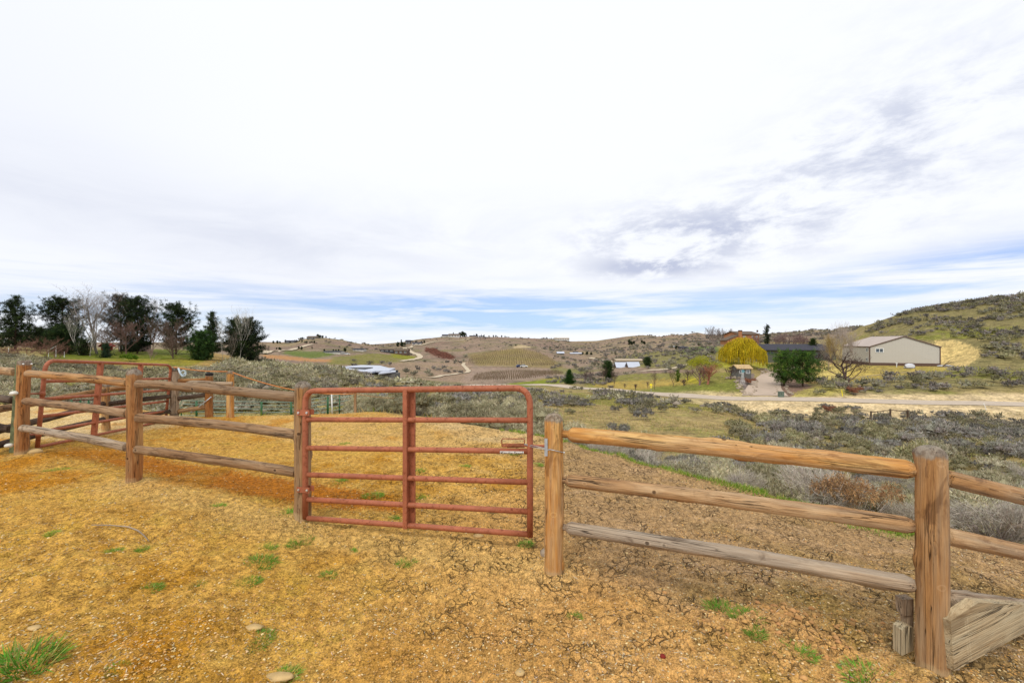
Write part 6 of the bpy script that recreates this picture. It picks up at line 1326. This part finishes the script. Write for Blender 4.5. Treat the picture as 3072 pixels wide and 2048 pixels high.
# well house, windmill
A = W(2214, 1130, 86); A.z = gzz(A.x, A.y)-.1; hw_ = (H-(1106-CY)/F*86)-A.z; hr_ = (H-(1095-CY)/F*88)-A.z
gable('garden_hut', A, XA, YA, 2.5, 2.6, hw_, hr_, 'greywall', 'rooftan', 'tiny garden hut with a tan roof and white windows below the willow', 'hut', ridge='front', over=.25, windows=(('f', .65, hw_-.55, .75, .7), ('f', 1.85, hw_-.55, .75, .7)))
p = gd(2228, 78); hm_ = hgt(1113, 78, p); wm = thing('garden_windmill', p, 'small ornamental garden windmill with a pale blue wheel on a white lattice tower', 'windmill')
mb = MB()
for a in (45, 135, 225, 315): mb.tube([(p.x+math.cos(R(a))*.38, p.y+math.sin(R(a))*.38, p.z), (p.x+math.cos(R(a))*.06, p.y+math.sin(R(a))*.06, p.z+hm_)], .022, 5)
for q in (.3, .6):
    k = .38*(1-q)+.06*q; rr_ = [Vector((p.x+math.cos(R(a))*k, p.y+math.sin(R(a))*k, p.z+hm_*q)) for a in (45, 135, 225, 315, 45)]; mb.tube(rr_, .015, 4)
place('tower', mb.mesh('tower'), M_['white'], wm); mb = MB()
for k in range(14): a = k*2*math.pi/14; mb.box(Vector((p.x+math.cos(a)*.16, p.y-.14, p.z+hm_+math.sin(a)*.16)), (.2, .012, .05), M=Matrix.Rotation(-a, 3, 'Y'))
mb.tube([(p.x+math.cos(a)*.26, p.y-.14, p.z+hm_+math.sin(a)*.26) for a in np.linspace(0, 6.2832, 21)], .012, 5); mb.tube([(p.x, p.y-.2, p.z+hm_), (p.x, p.y+.1, p.z+hm_)], .04, 8)
M_['paleblue'] = plain('pale_blue', alb(120, 190, 200), .5); place('wheel', mb.mesh('wheel'), M_['paleblue'], wm)
mb = MB(); mb.prism([(p.x, p.y+.1, p.z+hm_-.02), (p.x, p.y+.5, p.z+hm_-.12), (p.x, p.y+.5, p.z+hm_+.12)], (.012, 0, 0)); place('tail_vane', mb.mesh('tail_vane'), M_['white'], wm)
# utility box, markers, sign
p = gd(2343, 66.2); ub = thing('utility_box', p, 'grey-green utility box standing at the right mouth of the driveway', 'utility box'); mb = MB(); mb.box(p+up*.38, (.66, .5, .8)); place('cabinet', mb.mesh('cabinet'), M_['bin'], ub); mb = MB(); mb.box(p+up*.81, (.74, .58, .06)); place('lid', mb.mesh('lid'), M_['bin'], ub); mb = MB(); mb.box(p+up*.0-YA*.0, (.8, .62, .08)); place('plinth', mb.mesh('plinth'), M_['conc'], ub); mb = MB(); mb.box(p+up*.55-YA*.255-XA*.1, (.12, .02, .06)); place('latch', mb.mesh('latch'), M_['black'], ub)
p = gd(1953, 80.6); sg_ = thing('road_sign', p, 'yellow diamond road sign seen against the golden lawn', 'sign'); hs = hgt(1154, 80.6, p); mb = MB(); mb.tube([p-up*.2, p+up*(hs+.3)], .03, 6); place('pole', mb.mesh('pole'), M_['steel'], sg_)
c = p+up*hs-YA*.05; k = .27; mb = MB(); mb.prism([c-XA*k, c-up*k, c+XA*k, c+up*k], (0, .015, 0)); place('plate', mb.mesh('plate'), M_['yellow'], sg_)
mb = MB(); c2 = c-up*.45; mb.prism([c2-XA*.15-up*.1, c2+XA*.15-up*.1, c2+XA*.15+up*.08, c2-XA*.15+up*.08], (0, .015, 0)); place('plate', mb.mesh('plate'), M_['yellow'], sg_, label='small rectangular yellow plate under the diamond')
p = gd(2528, 65.8); mk = thing('marker_post', p, 'slim yellow marker post leaning beside the road right of the driveway', 'marker'); mb = MB(); mb.tube([p-up*.1, p+Vector((-.14, 0, .88))], .05, 6); place('stake', mb.mesh('stake'), M_['yellow'], mk)
p = gd(2960, 54.2); mk = thing('marker_post', p, 'leaning white delineator post on the bank below the road at right', 'marker'); mb = MB(); mb.tube([p-up*.1, p+Vector((-.32, 0, .72))], .045, 6); place('stake', mb.mesh('stake'), M_['white'], mk); mb = MB(); mb.box(p+Vector((-.34, 0, .76)), (.12, .06, .1)); place('cap', mb.mesh('cap'), M_['white'], mk)
p = gd(2690, 92.5); mk = thing('marker_post', p, 'short white post in front of the tan shed wall', 'marker'); mb = MB(); mb.tube([p-up*.2, p+up*.75], .07, 6); mb.box(p+up*.78, (.25, .2, .14)); place('stake', mb.mesh('stake'), M_['white'], mk)
# tarped boat beside the shed
p = gd(2729, 90.5); bt = thing('covered_boat', p, 'small boat under a white cover parked before the tan shed', 'boat'); mb = MB(); n_a = 14; prof_ = [(-.95, .28, .45), (-.7, .42, .75), (-.2, .48, .85), (.4, .46, .80), (.75, .34, .7), (1.0, .1, .5)]
vs = []; 
for (x_, hw, hh_) in prof_:
    for k in range(10): a = math.pi*k/9; vs.append((p.x+x_, p.y+math.cos(a)*hw, p.z+.08+math.sin(a)**.7*hh_+.03*math.sin(x_*9+k)))
fs = [(i*10+j, i*10+j+1, (i+1)*10+j+1, (i+1)*10+j) for i in range(5) for j in range(9)]+[tuple(range(10)), tuple(range(50, 60))[::-1]]
mb.add(vs, fs); place('cover', mb.mesh('cover', True), M_['tarp'], bt); mb = MB(); mb.box(p+up*.1, (1.7, .7, .22)); place('hull', mb.mesh('hull'), M_['tyre'], bt)
p = gd(2838, 91); rk = thing('snow_sheet', p, 'white plastic sheeting on the ground right of the tan shed', 'sheeting'); mb = MB(); mb.ball(p+up*.05, 1.0, 16, 8, (1.6, .8, .22), .25, 5); place('sheet', mb.mesh('sheet', True), M_['tarp'], rk)
rt = thing('dead_branch', gd(2842, 90), 'fallen dark dead branches beside the white sheeting', 'branch'); mb = MB(); q = gd(2842, 90)
for dx, dz, h_ in ((-1.3, .2, .5), (1.6, .9, .3), (.9, 1.3, .2), (2.2, .1, .2)): mb.tube([q+Vector((-.9, 0, .12)), q+Vector((dx*.4, 0, dz*.7+.2)), q+Vector((dx, .2, dz))], [.08, .05, .02], 5)
place('limb', mb.mesh('limb'), M_['darkw'], rt)
lg = thing('fallen_log', gd(2640, 82), 'long thin fallen pole lying on the yellow slope below the shed', 'log'); mb = MB(); mb.tube([gd(2530, 80.5)+up*.25, gd(2600, 82.5)+up*.22, gd(2680, 84)+up*.3, gd(2770, 85)+up*.3], [.05, .06, .06, .04], 6); place('pole', mb.mesh('pole'), M_['stone'], lg)
sp = thing('broken_post', gd(2815, 70), 'tilted broken dark stake in the grass above the road', 'stake'); q = gd(2815, 70); mb = MB(); mb.tube([q, q+Vector((-.45, 0, .75))], [.07, .05], 6); place('stake', mb.mesh('stake'), M_['darkw'], sp)
tb = thing('garden_bench', gd(2502, 82), 'small pale bench on the dry slope left of the dark bare tree', 'bench'); q = gd(2502, 82); mb = MB(); mb.box(q+up*.42, (.95, .3, .05)); place('seat', mb.mesh('seat'), M_['stone'], tb)
for s in (-.38, .38): mb = MB(); mb.box(q+Vector((s, 0, .2)), (.06, .26, .4)); place('leg', mb.mesh('leg'), M_['stone'], tb)
mb = MB(); mb.box(q+Vector((0, .15, .68)), (.95, .05, .14)); mb.box(q+Vector((-.4, .15, .55)), (.05, .045, .3)); mb.box(q+Vector((.4, .15, .55)), (.05, .045, .3)); place('backrest', mb.mesh('backrest'), M_['stone'], tb)
# short rail fence in the valley
vf = thing('valley_fence', gd(2671, 47), 'short three-post brown fence piece among the valley sagebrush', 'fence')
tops = []
for u, v0, v1 in ((2613, 1249, 1233), (2671, 1247, 1226), (2723, 1250, 1230)):
    dq = 49; b = gd(u, dq); t_ = W(u, v1, dq); mb = MB(); mb.tube([b-up*.1, t_], .085, 8); place('post', mb.mesh('post'), M_['darkw'], vf); tops.append(t_)
for a, b in ((0, 1), (1, 2)):
    mb = MB(); mb.tube([tops[a]-up*.13, tops[b]-up*.13], .05, 7); place('rail', mb.mesh('rail'), M_['darkw'], vf)
# stone borders of the driveway and garden walls
def rocks(label, uvs, dmin, size, n, seed, mat='stone', sp=.3):
    rd = random.Random(seed); P = [gp(u, v, dmin) for u, v in uvs]; o = thing('stone_border', P[0], label, 'stone border')
    for k in range(n):
        t = (k+rd.random()*.6)/n*(len(P)-1); i = min(int(t), len(P)-2); q = P[i].lerp(P[i+1], t-i); x = q.x+rd.gauss(0, sp*.4); y = q.y+rd.gauss(0, sp); s = size*rd.uniform(.6, 1.3)
        mb = MB(); mb.ball((x, y, gzz(x, y)+s*.35), s, 7, 5, (1.2, 1, .75), .4, seed*100+k); place('stone', mb.mesh('stone'), M_[mat], o)
rocks('row of pale stones edging the left side of the driveway', ((2253, 1186), (2262, 1170), (2266, 1150), (2270, 1142)), 66, .17, 26, 3)
rocks('row of stones edging the right side of the driveway', ((2334, 1186), (2329, 1165), (2328, 1145), (2336, 1139)), 66, .14, 26, 4)
rocks('diagonal line of pale stones right of the driveway bed', ((2343, 1140), (2356, 1160), (2366, 1180), (2380, 1184)), 66, .2, 26, 5)
rocks('broken pale stones tumbling along the left garden bed', ((2208, 1142), (2216, 1160), (2228, 1176), (2248, 1186)), 66, .2, 34, 6, sp=.5)
rocks('pale rock terrace above the driveway', ((2285, 1124), (2292, 1112), (2306, 1108), (2312, 1124)), 80, .26, 40, 7, sp=.9)
rocks('grey rocks along the foot of the garden hut', ((2178, 1136), (2196, 1134), (2212, 1132), (2222, 1136)), 80, .2, 26, 8, sp=.5)
rocks('pale rocks between the pines and the shed', ((2445, 1104), (2462, 1098), (2476, 1090)), 90, .32, 30, 9, sp=1.2, mat='stonebig')
rocks('pale rocks beside the foot of the right driveway pine', ((2425, 1150), (2440, 1150), (2452, 1146)), 72, .22, 16, 10, sp=.6, mat='stonebig')
# left side: house edge, red sheds, white fence bits
A = W(-30, 1034, 98); A.z = gzz(A.x, A.y)-.2; gable('grey_house', A, XA, YA, 7.2, 8, (H-(1006-CY)/F*98)-A.z, (H-(997-CY)/F*102)-A.z, 'tanwall', 'housegreen', 'beige house with a green roof half hidden at the far left edge', ridge='front', windows=(('f', 6.0, 1.6, 1.1, .9), ('f', 3.6, 1.6, 1.1, .9)))
A = W(303, 1046, 96); A.z = gzz(A.x, A.y)-.2; gable('red_shed', A, XA, YA, 1.1, 1.6, 1.1, 1.5, 'redwall', 'redwall', 'tiny bright red shed glimpsed under the vase-shaped bare tree', 'shed')
A = W(355, 1058, 92); A.z = gzz(A.x, A.y)-.2; gable('dark_red_barn', A, XA, YA, 4.2, 3, 1.6, 2.2, 'trimbrown', 'trimbrown', 'dark red low barn with a white window under the grove', 'barn', ridge='front', windows=(('f', .6, .95, .7, .8),))
for u, v, lb in ((26, 1040, 'short white post at the far left below the house'), (193, 1062, 'white striped garden post at the left end of the lawn')):
    p = gd(u, 72); mk = thing('white_post', p, lb, 'post'); mb = MB(); mb.tube([p-up*.1, p+up*.85], .05, 6); place('stake', mb.mesh('stake'), M_['white'], mk)
p = gd(158, 70); wf = thing('white_rail', p, 'white slanting ramp rail beside the brown brush at left', 'rail'); mb = MB(); q0 = W(146, 1050, 70); q1 = W(168, 1038, 70); mb.tube([q0, q1], .04, 6); place('rail', mb.mesh('rail'), M_['white'], wf); mb = MB(); mb.tube([q1+up*.05, Vector((q1.x, q1.y, gzz(q1.x, q1.y)-.05))], .05, 6); place('post', mb.mesh('post'), M_['white'], wf); mb = MB(); mb.tube([q0+up*.05, Vector((q0.x, q0.y, gzz(q0.x, q0.y)-.05))], .04, 6); place('post', mb.mesh('post'), M_['white'], wf)
# modern flat-roofed house in the valley: slabs of pale roofing on dark walls
p = gd(1080, 148); mh = thing('flat_roofed_house', p, 'modern house with overlapping pale flat roofs just below the sagebrush ridge', 'house')
def slab(pts, th=.45, nm='roof', mt='metalroof', par=None, drop=None):
    mb = MB(); P = [W(u, v, d) for u, v, d in pts]; mb.prism([q-up*th for q in P], up*th); return place(nm, mb.mesh(nm), M_[mt], mh)
slab([(972, 1103, 140), (1094, 1109, 140), (1094, 1101, 162), (1022, 1098, 162)])
slab([(1064, 1112, 133), (1116, 1114.5, 133), (1170, 1104, 155), (1140, 1096, 168), (1085, 1094.5, 172), (1040, 1098, 165)])
slab([(1118, 1112.5, 137), (1168, 1110.5, 137), (1186, 1103.5, 150), (1150, 1103, 158)])
slab([(1134, 1120, 130), (1187, 1113.5, 133), (1187, 1110.5, 142), (1150, 1111.5, 142)], .3)
def wallq(u0, u1, vt, vb, d, mt, L=10):
    a, b = W(u0, vt, d), W(u1, vt, d); hh_ = (vb-vt)/F*d; mb = MB(); mb.prism([a, b, b-up*hh_, a-up*hh_], YA*L); place('wall', mb.mesh('wall'), M_[mt], mh)
wallq(975, 1090, 1106.6, 1140, 142.5, 'darkwall'); wallq(1066, 1114, 1116.6, 1145, 135.5, 'darkwall'); wallq(1120, 1170, 1115.6, 1145, 138.5, 'darkwall'); wallq(1142, 1185, 1121, 1150, 132.5, 'greywall', 6)
# distant houses ---------------------------------------------------------------
def farhouse(u0, u1, vb, vt, dmin, wall, roof, label, rise=.35, win=0, name='distant_house', cat='house', flat=False):
    p = gp((u0+u1)/2, vb, dmin); d = p.y; k = d/F; A = Vector(((u0-CX)*k, d, gzz((u0-CX)*k, d)-.4)); w = (u1-u0)*k; zt = H-(vt-CY)*k; h = max(zt-A.z, 1.5)
    ws = tuple(('f', w*(i+.5)/win, h*(1-rise)*.55, w/win*.5, h*.28) for i in range(win))
    return gable(name, A, XA, YA, w, w*.6+3, h*(1-rise), h, wall, roof, label, cat, ridge='front', over=.5, windows=ws)
farhouse(920, 950, 1016, 1008, 300, 'greywall', 'brownroof', 'low house on the crest of the left hill beside dark trees', win=3)
farhouse(855, 886, 1028, 1021, 300, 'darkwall', 'darkroof', 'dark wide house on the shoulder of the left hill', win=2)
farhouse(970, 1020, 1060, 1053, 250, 'whitewall', 'darkroof', 'long white farmhouse at the edge of the green meadow', win=5)
farhouse(1058, 1090, 1053, 1045, 250, 'whitewall', 'darkroof', 'white house in the saddle right of the green meadow', win=3)
farhouse(1140, 1181, 1058, 1045, 200, 'darkwall', 'brownroof', 'left wing of the dark low house below the road bend', win=3)
farhouse(1182, 1222, 1064, 1046, 200, 'trimbrown', 'brownroof', 'right wing of the dark low house below the road bend', win=3)
farhouse(1216, 1230, 1032, 1020, 300, 'greywall', 'darkroof', 'grey gabled house beside the dark trees above the road bend', win=2)
farhouse(1236, 1262, 1033, 1026, 300, 'whitewall', 'darkroof', 'pale low house right of the grey gabled house', win=2)
farhouse(1345, 1378, 1012, 1001, 350, 'whitewall', 'brownroof', 'white mansion among dark trees on the middle ridge', win=4)
farhouse(1326, 1343, 1011, 1003, 350, 'whitewall', 'darkroof', 'small white annex left of the mansion on the middle ridge', win=3)
farhouse(1408, 1432, 1011, 1006, 350, 'tanwall', 'darkroof', 'low tan house right of the big dark trees on the middle ridge', win=3)
farhouse(1436, 1448, 1012, 1007, 350, 'whitewall', 'darkroof', 'tiny pale house at the right end of the middle ridge', win=2)
farhouse(1664, 1708, 1023, 1013, 400, 'whitewall', 'tanwall', 'large pale mansion on the far ridge crest', win=6)
farhouse(1624, 1642, 1018, 1014, 400, 'whitewall', 'brownroof', 'small pale house left of the far ridge mansion', win=2)
farhouse(1672, 1692, 1063, 1055, 150, 'greywall', 'metalroof', 'grey-roofed farm shed in the far valley', win=0, name='farm_shed', cat='shed', rise=.6)
farhouse(1712, 1745, 1063, 1058, 150, 'whitewall', 'metalroof', 'long white farm building in the far valley', win=5, name='farm_building', cat='barn')
farhouse(1722, 1734, 1060, 1055, 170, 'brick', 'darkroof', 'small brown-roofed building behind the long white farm building', win=0, name='farm_shed', cat='shed')
farhouse(1852, 1882, 1102, 1088, 120, 'trimbrown', 'metalroof', 'left silver-roofed barn in the valley centre', name='barn', cat='barn', rise=.7)
farhouse(1888, 1918, 1101, 1087, 120, 'trimbrown', 'metalroof', 'right silver-roofed barn in the valley centre', name='barn', cat='barn', rise=.7)
farhouse(1852, 1930, 1090, 1078, 160, 'tanwall', 'tanwall', 'wide brown barn wall behind the silver-roofed barns', name='barn', cat='barn', rise=.2)
farhouse(2012, 2026, 1042, 1038.5, 120, 'whitewall', 'metalroof', 'low white-roofed building left of the green slope', win=0)
farhouse(2044, 2064, 1045, 1040, 120, 'darkwall', 'darkroof', 'low dark building at the top left of the green slope', win=0)
# vehicles -----------------------------------------------------------------------
def car(u, v, dmin, body, label, L_=4.8, rz=0.0):
    p = gp(u, v, dmin); p.z = gzz(p.x, p.y)+.1; t = thing('parked_car', p, label, 'car'); Mz = Matrix.Rotation(rz, 4, 'Z')
    def pr(pts, y0, y1, mt, nm, par):
        mb = MB(); mb.prism([p+Mz.to_3x3()@Vector((x, y0, z)) for x, z in pts], Mz.to_3x3()@Vector((0, y1-y0, 0))); return place(nm, mb.mesh(nm), M_[mt], par)
    pr([(-2.3, .35), (2.3, .35), (2.35, .85), (1.4, 1.0), (-2.2, 1.05)], -.9, .9, body, 'body', t)
    pr([(-1.9, 1.051), (.9, 1.03), (.4, 1.55), (-1.6, 1.6)], -.75, .75, 'glass', 'cabin', t); pr([(-1.55, 1.601), (.35, 1.56), (.3, 1.66), (-1.5, 1.68)], -.76, .76, body, 'roof', t)
    for x in (-1.45, 1.45):
        for y in (-.85, .85):
            mb = MB(); c = Vector((x, y, .36)); mb.tube([p+Mz.to_3x3()@(c-Vector((0, .12, 0))), p+Mz.to_3x3()@(c+Vector((0, .12, 0)))], .36, 12); place('wheel', mb.mesh('wheel', True), M_['tyre'], t)
car(1559, 1102, 200, 'blue', 'dark blue pickup parked on the track below the vineyard', rz=.3)
car(1572, 1102, 200, 'white', 'white truck parked beside the dark blue pickup', rz=-.2)
car(1041, 1064, 230, 'white', 'white car parked near the long white farmhouse')
# red brush patch on the slope
rp = [(x, y, 2.4, 'r') for x, y in (tuple(gp(u, v, 220)[:2]) for u, v in ((1280+78*q+r.normal(0, 3), 1050+26*q+r.normal(0, 4)) for q in r.random(150)))]
Vs, Ts, Cs = [], [], []; o_ = 0; Vb, tb_, cb = bush(260, 22, 3, .26, .12, 0, alb(158, 108, 92), alb(140, 104, 90), .3)
for (x, y, s, _) in rp: Vs.append(Vb*s+np.array([x, y, gzz(x, y)])); Ts.append(tb_+o_); Cs.append(cb); o_ += len(Vb)
tag(place('red_brush', mk_mesh('red_brush', np.vstack(Vs), tris=np.vstack(Ts), C=np.vstack(Cs)), M_['veg']), 'wine-red brush patch on the slope right of the road bend', 'brush', kind='stuff')

# ---------------------------------------------------------------- sky, sun, camera
wd = bpy.data.worlds.new('World'); scene.world = wd; wd.use_nodes = True; t = wd.node_tree; t.nodes.clear()
class WN(NT):
    def __init__(s, t): s.t = t; s.n = t.nodes; s.l = t.links
w = WN(t)
SUN_EL, SUN_AZ = R(52), R(205)
sky = w.node('ShaderNodeTexSky', sky_type='NISHITA'); sky.sun_disc = False; sky.sun_elevation = SUN_EL; sky.sun_rotation = SUN_AZ; sky.altitude = 900; sky.air_density = 1.0; sky.dust_density = .6; sky.ozone_density = 2.0
tc = w.tc('Generated'); sp = w.node('ShaderNodeSeparateXYZ'); w.l.new(tc, sp.inputs[0]); X, Y, Z = sp.outputs
az = w.math('ARCTAN2', X, Y); el = w.math('ARCSINE', Z)
ZZ = w.math('ADD', w.math('MAXIMUM', Z, 0.0), .10); cc = w.node('ShaderNodeCombineXYZ'); w.set(cc.inputs[0], w.math('DIVIDE', X, ZZ)); w.set(cc.inputs[1], w.math('DIVIDE', Y, ZZ)); cp = cc.outputs[0]
c2 = w.node('ShaderNodeCombineXYZ'); w.set(c2.inputs[0], w.math('MULTIPLY', az, 3.0)); w.set(c2.inputs[1], w.math('MULTIPLY', el, 34.0)); sv = c2.outputs[0]
c3 = w.node('ShaderNodeCombineXYZ'); w.set(c3.inputs[0], w.math('MULTIPLY', az, 8.0)); w.set(c3.inputs[1], w.math('MULTIPLY', w.math('SUBTRACT', el, w.math('MULTIPLY', az, .04)), 20.0)); s3 = c3.outputs[0]
def blob(a0, e0, wa, we, tilt=0.0):
    da = w.math('SUBTRACT', az, a0); de = w.math('SUBTRACT', w.math('SUBTRACT', el, e0), w.math('MULTIPLY', da, tilt))
    q = w.math('ADD', w.math('POWER', w.math('ABSOLUTE', w.math('DIVIDE', da, wa)), 2.0), w.math('POWER', w.math('ABSOLUTE', w.math('DIVIDE', de, we)), 2.0))
    return w.math('EXPONENT', w.math('MULTIPLY', q, -1.0))
nb = w.noise(cp, 1.1, 6, .62, .5); ns = w.noise(sv, 1.0, 6, .6, .3); nd = w.noise(s3, 1.0, 7, .66, .25)
def mx(a, b): return w.math('MULTIPLY', a, b)
def ad(a, b): return w.math('ADD', a, b)
# soft grey cloud shade
g1 = mx(blob(.34, .215, .19, .06, .0), w.ramp(nd, .40, .62)); g1b = mx(blob(.30, .155, .13, .022, .0), w.ramp(nd, .34, .55)); g2 = mx(ad(blob(.58, .24, .2, .06, .1), blob(.66, .34, .2, .06, .1)), w.ramp(nd, .42, .68)); g3 = mx(blob(-.62, .20, .42, .085, -.12), w.ramp(nb, .3, .7, .5, 1)); g4 = mx(blob(-.15, .235, .35, .08), w.ramp(nb, .35, .7)); g5 = mx(blob(.75, .33, .2, .22, .2), w.ramp(nd, .35, .7)); g6 = mx(blob(-.9, .36, .3, .2), .6)
grey = ad(ad(mx(g1, .8), mx(g1b, .9)), ad(mx(g2, .5), ad(mx(g3, .42), ad(mx(g4, .24), ad(mx(g5, .3), mx(g6, .22))))))
grey = w.math('MINIMUM', grey, .95)
cloud = w.mix(grey, (8.2, 8.4, 8.85), (4.5, 4.9, 6.3))
# blue gaps low over the hills
e1 = mx(w.ramp(el, .012, .035), w.ramp(el, .075, .125, 1, 0)); band = mx(mx(e1, w.ramp(ns, .30, .60)), ad(mx(blob(.02, .05, .48, .2), 1.3), mx(blob(-.75, .08, .35, .1), .4)))
bandr = mx(blob(.80, .115, .24, .034, .10), w.ramp(ns, .32, .56)); thin = mx(mx(w.ramp(el, .10, .17, 1, 0), w.ramp(ns, .45, .7)), .30)
gap = w.math('MINIMUM', ad(ad(band, bandr), thin), 1.0)
skyc = w.mix(1.0, sky.outputs[0], (.44, .68, 1.12), 'MULTIPLY')
col = w.mix(mx(gap, .66), cloud, skyc)
bg = w.node('ShaderNodeBackground'); w.l.new(col, bg.inputs[0]); bg.inputs[1].default_value = .12
wo = w.node('ShaderNodeOutputWorld'); w.l.new(bg.outputs[0], wo.inputs[0])
sl = bpy.data.lights.new('Sun', 'SUN'); sl.energy = 2.0; sl.angle = R(16); sl.color = (1, .95, .88); so = bpy.data.objects.new('Sun', sl); COL.objects.link(so)
dvec = Vector((math.sin(SUN_AZ)*math.cos(SUN_EL), math.cos(SUN_AZ)*math.cos(SUN_EL), math.sin(SUN_EL))); so.rotation_euler = dvec.to_track_quat('Z', 'Y').to_euler()
cam = bpy.data.cameras.new('Camera'); cam.sensor_width = 36; cam.lens = F*36/3072; cam.clip_start = .05; cam.clip_end = 20000
co = bpy.data.objects.new('Camera', cam); COL.objects.link(co); co.location = (0, 0, H); co.rotation_euler = (R(90), 0, 0); scene.camera = co
scene.view_settings.view_transform = 'Standard'; scene.view_settings.look = 'None'; scene.view_settings.exposure = 0; scene.view_settings.gamma = 1
scene.cycles.max_bounces = 6; scene.cycles.diffuse_bounces = 3; scene.cycles.transparent_max_bounces = 4
